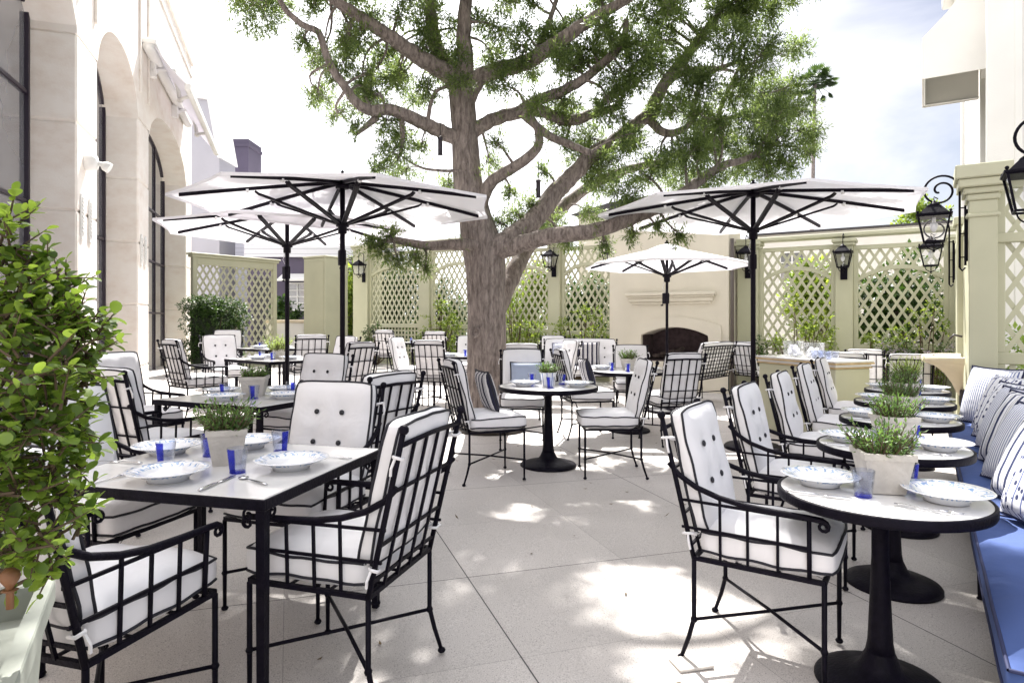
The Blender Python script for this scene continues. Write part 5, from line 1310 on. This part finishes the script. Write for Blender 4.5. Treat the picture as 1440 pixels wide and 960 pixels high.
# ---------------------------------------------------------------- other planting
def planting(name,label,cat,base,clumps,mt,ll,lw,L,k,fn=leafq,stem_to=None,droop=.3,grp=None,hollow=.35,twig=True):
    t=thing(name,label,cat,base,0,grp); mb=MB(); st=MB()
    for (cx,cy,cz,r,n) in clumps:
        clump(mb,(cx,cy,cz),r,n,ll,lw,L=L,k=k,droop=droop,fn=fn,hollow=hollow,stem=None)
        for q in range(2): st.tube([(random.uniform(-.04,.04),random.uniform(-.04,.04),0),(cx*.6+random.uniform(-.05,.05),cy*.6,cz*.5),(cx,cy,cz)],[.014,.009,.004],5)
    obj('foliage',mb,mt,t); obj('stem',st,STEM,t); return t
# dark clipped hedge by the stone building
cs=[(random.uniform(-.5,.55),random.uniform(-.25,.25),random.uniform(.35,1.5),(.24,.2,.24),110) for i in range(26)]+[(-.5+.21*i,0,1.45+.04*sin(i*2.1),(.2,.22,.16),90) for i in range(6)]
planting('box_hedge','dark green clipped hedge in front of the garden screen','hedge',(-6.45,13.75,floorz(-6.45,13.75)),cs,LEAF_HEDGE,.045,.028,.07,5,hollow=.6)
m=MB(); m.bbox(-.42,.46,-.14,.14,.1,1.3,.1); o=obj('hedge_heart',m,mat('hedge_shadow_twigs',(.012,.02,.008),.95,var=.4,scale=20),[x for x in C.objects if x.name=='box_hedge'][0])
# climbers on the trellis
def climber(n,s,w,zt,label,mt=LEAF_VINE,dens=1.0,zb=.2):
    cs=[]; x=-w/2
    for i in range(int(13*w*dens*(zt-zb))+5):
        a=random.uniform(-w/2,w/2); u=random.random()**1.3; z=zb+(zt-zb)*u*(1-.5*(abs(a)/(w/2))**2)
        cs.append((a*.841,-a*.541,z,(.15,.10,.15),random.randint(7,13)))
    X,Y=PB(s,n); return planting('climbing_plant',label,'climber',(X,Y,floorz(X,Y)),cs,mt,.06,.038,.14,6,grp='climbers on the trellis walls')
climber(-1.85,12.45,1.1,1.95,'yellow green climber on the lattice panel just left of the right pier lantern')
climber(-.75,12.4,.6,1.25,'low climber at the left foot of the far right lattice panel')
climber(.0,12.4,.75,1.9,'tall airy climber with small flowers right of the far right lattice panel')
climber(-2.55,12.4,.4,1.5,'dark climber rising beside the right umbrella pole',LEAF_HEDGE)
climber(-6.2,12.35,1.3,1.75,'green and white climber left of the fireplace, above the settee',dens=1.4)
climber(-7.8,12.35,1.2,1.85,'bright climber on the lattice just right of the tree trunk',dens=1.4)
climber(-10.1,12.3,1.3,1.75,'leafy climber on the trellis just left of the tree trunk',dens=1.4)
climber(-12.2,12.3,.9,1.35,'short climber behind the table under the left trellis',LEAF_HEDGE,.8)
def flowers(n,s,w,z0,label):
    X,Y=PB(s,n); t=thing('flowering_plant',label,'flowering plant',(X,Y,floorz(X,Y)),0,'flowering plants by the trellis'); a=MB(); b=MB(); st=MB()
    for i in range(int(14*w)+3):
        q=random.uniform(-w/2,w/2); c=(q*.841,-q*.541,z0+random.uniform(-.12,.12)); clump(a,c,.12,6,.05,.02,L=.12,k=6); clump(b,c,.13,5,.022,.02,L=.08,k=6); st.tube([(c[0]*.8,c[1]*.8,0),c],[.008,.004],5)
    obj('foliage',a,LEAF_HEDGE,t); obj('blossom',b,mat('mauve_white_petal',(.5,.43,.5),.7) if 'mauve_white_petal' not in bpy.data.materials else bpy.data.materials['mauve_white_petal'],t); obj('stem',st,STEM,t)
flowers(-.1,12.2,1.1,.95,'mauve flowering plant behind the last armless chair on the right'); flowers(-5.85,11.9,.6,.75,'white flowering shrub at the left foot of the fireplace')
# greenery seen through and over the trellis
def bgtree(x,y,h,r,n,label,mt=LEAF_HEDGE,trunk=.12,zb=0.8,ll=.10,kind='garden_tree',cat='tree'):
    t=thing(kind,label,cat,(x,y,-.42),0,'trees beyond the terrace'); mb=MB(); st=MB(); st.tube([(0,0,0),(.1,0,h*.5),(0,.05,h*.9)],[trunk,trunk*.7,trunk*.2],8)
    for i in range(n):
        q=rv(); q=q.normalized()*random.uniform(.45,1); c=Vector((q.x*r,q.y*r*.8,zb+(h-zb)*(.5+.5*q.z))); clump(mb,c,r*.34,34,ll*1.2,ll*.75,L=.3,k=7,droop=.2)
        st.tube([(0,0,max(.3,c.z*.6)),c.lerp(Vector((0,0,c.z)),.5),c],[.03,.02,.008],4,caps=False)
    obj('trunk',st,BARK,t); obj('crown',mb,mt,t); return t
bgtree(*PB(14.4,-13.3),3.5,1.2,60,'dense dark shrub tree behind the left lattice panel',zb=.3)
bgtree(*PB(14.2,-11.6),2.8,.9,26,'dark shrub tree behind the second left lattice panel',zb=.3)
bgtree(*PB(14.4,-8.7),3.2,1.0,26,'leafy tree behind the lattice right of the trunk',LEAF_VINE,zb=.3)
bgtree(*PB(14.3,-7.0),3.1,.8,24,'dark tree behind the lattice beside the fireplace',zb=.3)
bgtree(*PB(13.9,-.3),3.0,.95,40,'dense dark tree behind the far right lattice panel',zb=.3)
bgtree(*PB(14.2,-1.7),3.0,.7,24,'green tree behind the lattice next to the right pier lantern',LEAF_VINE,zb=.3)
bgtree((480-720)/900*19,19.2,3.9,.75,40,'yellow green conifer between the box column and the end post',LEAF_VINE,zb=.3)
bgtree((1290-720)/900*20,20,5.55,.95,34,'bright bushy tree top showing above the right umbrella',LEAF_VINE,zb=3.2)
bgtree(-6.9,19.8,2.6,.45,18,'narrow dark cypress before the purple grey house',zb=.3)
bgtree(*PB(9.6,1.7),2.6,.8,26,'sunlit shrub behind the lattice at the end of the banquette',LEAF_LIGHT,zb=.3,ll=.07)
m=MB()
for i in range(70):
    a=random.uniform(0,2*pi); r=random.uniform(.5,6); x=.3+r*cos(a)*.8; y=5.5+r*sin(a)*.8
    if y<2: continue
    p=Vector((x,y,floorz(x,y)+.006)); d=Vector((random.uniform(-1,1),random.uniform(-1,1),random.uniform(0,.25))).normalized(); leafq(m,p,d,Vector((0,0,1)),random.uniform(.03,.06),.013)
obj('fallen_leaves',m,mat('dry_leaf',(.14,.10,.05),.8,var=.4,scale=3),kind='stuff')
# palm
t=thing('palm_tree','tall slender fan palm rising far beyond the tree, right of centre','palm',((1146-720)/900*46,46,-.4)); m=MB(); H=18.7
m.tube([(-.35,0,0),(-.2,0,H*.5),(0,0,H)],[.17,.14,.11],10); obj('trunk',m,BARK,t)
m=MB()
for i in range(64):
    d=rv(); d.z=d.z*.9+.12; d.normalize(); st0=Vector((0,0,H+.1)); e=st0+d*random.uniform(.6,1.15)
    m.tube([st0,e],[.03,.015],4,caps=False)
    sd=d.cross(Vector((0,0,1))).normalized()
    for k in range(11):
        a=(k-5)/5*1.15; dd=(d*cos(a)+sd*sin(a)+Vector((0,0,-.25))).normalized(); leafq(m,e,dd,Vector((0,0,1)),.62,.12)
obj('crown',m,LEAF_PALM,t)

# ---------------------------------------------------------------- planter with the leafy shrub, front left
t=thing('planter','tall pale sage square planter at the bottom left corner','planter',(-1.20,1.18,floorz(-1.2,1.3)),radians(-60.6)); h=.735; w=.25
m=MB(); m.frust(w*.8,0,w*.985,h-.07); m.frust(w*.985,h-.0695,w*1.06,h-.05,caps=False); m.frust(w*1.06,h-.05,w*1.06,h-.005,caps=False); m.frust(w*1.06,h-.005,w*1.05,h,caps=False); m.frust(w*1.05,h,w*.93,h,caps=False); m.frust(w*.93,h,w*.92,h-.10,caps=False)
obj('box',m,PLANTERPAINT,t)
m=MB(); m.frust(w*.93,h-.12,w*.925,h-.09); obj('soil',m,SOIL,t)
sx,sy=-1.25,1.17; sz=floorz(sx,sy)+h-.09
t=thing('leafy_shrub','bright green round leaved shrub in the planter at the left picture edge','shrub',(sx,sy,sz)); mb=MB(); st=MB()
def shr(px,py,Y,r,n):
    X,Yq,Z=at(px,py,Y); c=Vector((X-sx,Yq-sy,Z-sz))
    st.tube([(random.uniform(-.05,.05),random.uniform(-.05,.05),0),(c.x*.45+random.uniform(-.04,.04),c.y*.5,c.z*.55),c],[.008,.006,.003],6)
    clump(mb,c,r*.78,int(n*1.55),.026,.0185,L=.075,k=8,droop=.2,fn=leafo,hollow=.2,stem=st,upb=.2)
for (a,b,c_,r,n) in [(12,310,1.28,.05,5),(15,350,1.25,.07,10),(30,400,1.25,.08,13),(70,385,1.3,.055,7),(98,402,1.35,.045,5),(10,450,1.2,.09,15),(60,450,1.25,.085,15),(100,450,1.3,.06,9),(122,470,1.3,.045,6),(118,500,1.3,.05,7),(85,500,1.22,.08,13),(30,520,1.15,.1,17),(-30,430,1.25,.12,18),(-40,520,1.25,.13,20),(118,535,1.35,.035,4),(95,560,1.3,.07,10),(50,590,1.15,.1,17),(108,600,1.3,.05,6),(0,620,1.15,.11,18),(70,640,1.2,.08,12),(110,655,1.28,.025,3),(30,700,1.15,.09,14),(85,700,1.2,.045,7),(60,750,1.15,.065,9),(105,738,1.25,.025,3),(10,770,1.15,.06,8),(70,800,1.2,.03,4),(-50,650,1.2,.13,20),(-40,750,1.2,.1,12)]: shr(a,b,c_,r,n)
obj('foliage',mb,LEAF_SHRUB,t); obj('stem',st,STEM,t)
X,Y,Z=at(14,815,1.12); m=MB(); m.lathe([(.006,-.05),(.006,-.012),(.009,-.008),(.014,.0),(.0155,.007),(.014,.014),(.007,.02),(1e-6,.021)],20); m.lathe([(.009,-.02),(.013,-.018),(.009,-.016)],20)
tag(obj('terracotta_ornament',m,TERRACOTTA,loc=(X,Y,Z)),'glazed terracotta ball ornament on a stake among the shrub leaves','ornament')

# ---------------------------------------------------------------- sky, sun, camera
AZ=radians(-1); EL=radians(52)
w=bpy.data.worlds.new('World'); scene.world=w; w.use_nodes=True; nt=w.node_tree; L=nt.links
bg=nt.nodes['Background']; sky=N(nt,'ShaderNodeTexSky'); sky.sky_type='NISHITA'; sky.sun_disc=False; sky.sun_elevation=EL; sky.sun_rotation=AZ; sky.air_density=1; sky.dust_density=1.5; sky.ozone_density=1
tc=N(nt,'ShaderNodeTexCoord'); mp=N(nt,'ShaderNodeMapping'); mp.inputs['Scale'].default_value=(1,1,2.6); mp.inputs['Rotation'].default_value=(0,radians(35),radians(20))
no=N(nt,'ShaderNodeTexNoise'); no.inputs['Scale'].default_value=1.7; no.inputs['Detail'].default_value=7; no.inputs['Roughness'].default_value=.55; no.inputs['Distortion'].default_value=.5
L.new(tc.outputs['Generated'],mp.inputs[0]); L.new(mp.outputs[0],no.inputs['Vector'])
r=N(nt,'ShaderNodeMapRange'); r.inputs[1].default_value=.40; r.inputs[2].default_value=.68; r.inputs[3].default_value=.25; r.inputs[4].default_value=.95; L.new(no.outputs[0],r.inputs[0])
mx=N(nt,'ShaderNodeMix',data_type='RGBA'); L.new(r.outputs[0],mx.inputs[0]); L.new(sky.outputs[0],mx.inputs[6]); mx.inputs[7].default_value=(8.8,8.8,9.2,1)
sx_=N(nt,'ShaderNodeSeparateXYZ'); L.new(tc.outputs['Generated'],sx_.inputs[0])
ra=N(nt,'ShaderNodeMapRange'); ra.inputs[1].default_value=.15; ra.inputs[2].default_value=.55; ra.inputs[3].default_value=.95; ra.inputs[4].default_value=.2; L.new(sx_.outputs[0],ra.inputs[0])
rc=N(nt,'ShaderNodeMapRange'); rc.inputs[1].default_value=.40; rc.inputs[2].default_value=.62; rc.inputs[3].default_value=-.1; rc.inputs[4].default_value=.6; L.new(no.outputs[0],rc.inputs[0])
sm=N(nt,'ShaderNodeMath',operation='ADD',use_clamp=True); L.new(ra.outputs[0],sm.inputs[0]); L.new(rc.outputs[0],sm.inputs[1]); L.new(sm.outputs[0],mx.inputs[0])
dm=N(nt,'ShaderNodeMix',data_type='RGBA',blend_type='MULTIPLY'); dm.inputs[0].default_value=1; dm.inputs[7].default_value=(1,.9,.87,1); L.new(sky.outputs[0],dm.inputs[6]); L.new(dm.outputs[2],mx.inputs[6])
vd=N(nt,'ShaderNodeVectorMath',operation='DOT_PRODUCT'); L.new(tc.outputs['Generated'],vd.inputs[0]); vd.inputs[1].default_value=(sin(AZ)*cos(EL),cos(AZ)*cos(EL),sin(EL))
gl=N(nt,'ShaderNodeMapRange'); gl.inputs[1].default_value=.80; gl.inputs[2].default_value=1; gl.inputs[3].default_value=1; gl.inputs[4].default_value=2.4; L.new(vd.outputs['Value'],gl.inputs[0])
rd=N(nt,'ShaderNodeMapRange',interpolation_type='SMOOTHSTEP'); rd.inputs[1].default_value=.08; rd.inputs[2].default_value=.50; rd.inputs[3].default_value=1; rd.inputs[4].default_value=.60; L.new(sx_.outputs[0],rd.inputs[0])
gm=N(nt,'ShaderNodeMath',operation='MULTIPLY'); L.new(gl.outputs[0],gm.inputs[0]); L.new(rd.outputs[0],gm.inputs[1])
g2=N(nt,'ShaderNodeVectorMath',operation='SCALE'); L.new(mx.outputs[2],g2.inputs[0]); L.new(gm.outputs[0],g2.inputs['Scale']); L.new(g2.outputs[0],bg.inputs[0]); bg.inputs[1].default_value=.08
sd=bpy.data.lights.new('sun','SUN'); sd.energy=4.2; sd.angle=radians(.6); sd.color=(1,.965,.91); so=bpy.data.objects.new('sun',sd); C.objects.link(so)
so.rotation_euler=Vector((sin(AZ)*cos(EL),cos(AZ)*cos(EL),sin(EL))).to_track_quat('Z','Y').to_euler(); so.location=(0,5,20)
cam=bpy.data.cameras.new('camera'); co=bpy.data.objects.new('camera',cam); C.objects.link(co); scene.camera=co
co.location=(0,0,CAMZ); co.rotation_euler=(pi/2,0,0); cam.sensor_width=36; cam.lens=FP/1440*36; cam.shift_y=-(480-HY)/1440; cam.clip_end=3000; cam.clip_start=.05
scene.view_settings.view_transform='Standard'; scene.view_settings.look='None'; scene.view_settings.exposure=1.56; scene.view_settings.gamma=1
scene.render.engine='CYCLES'; scene.cycles.max_bounces=8; scene.cycles.transparent_max_bounces=16
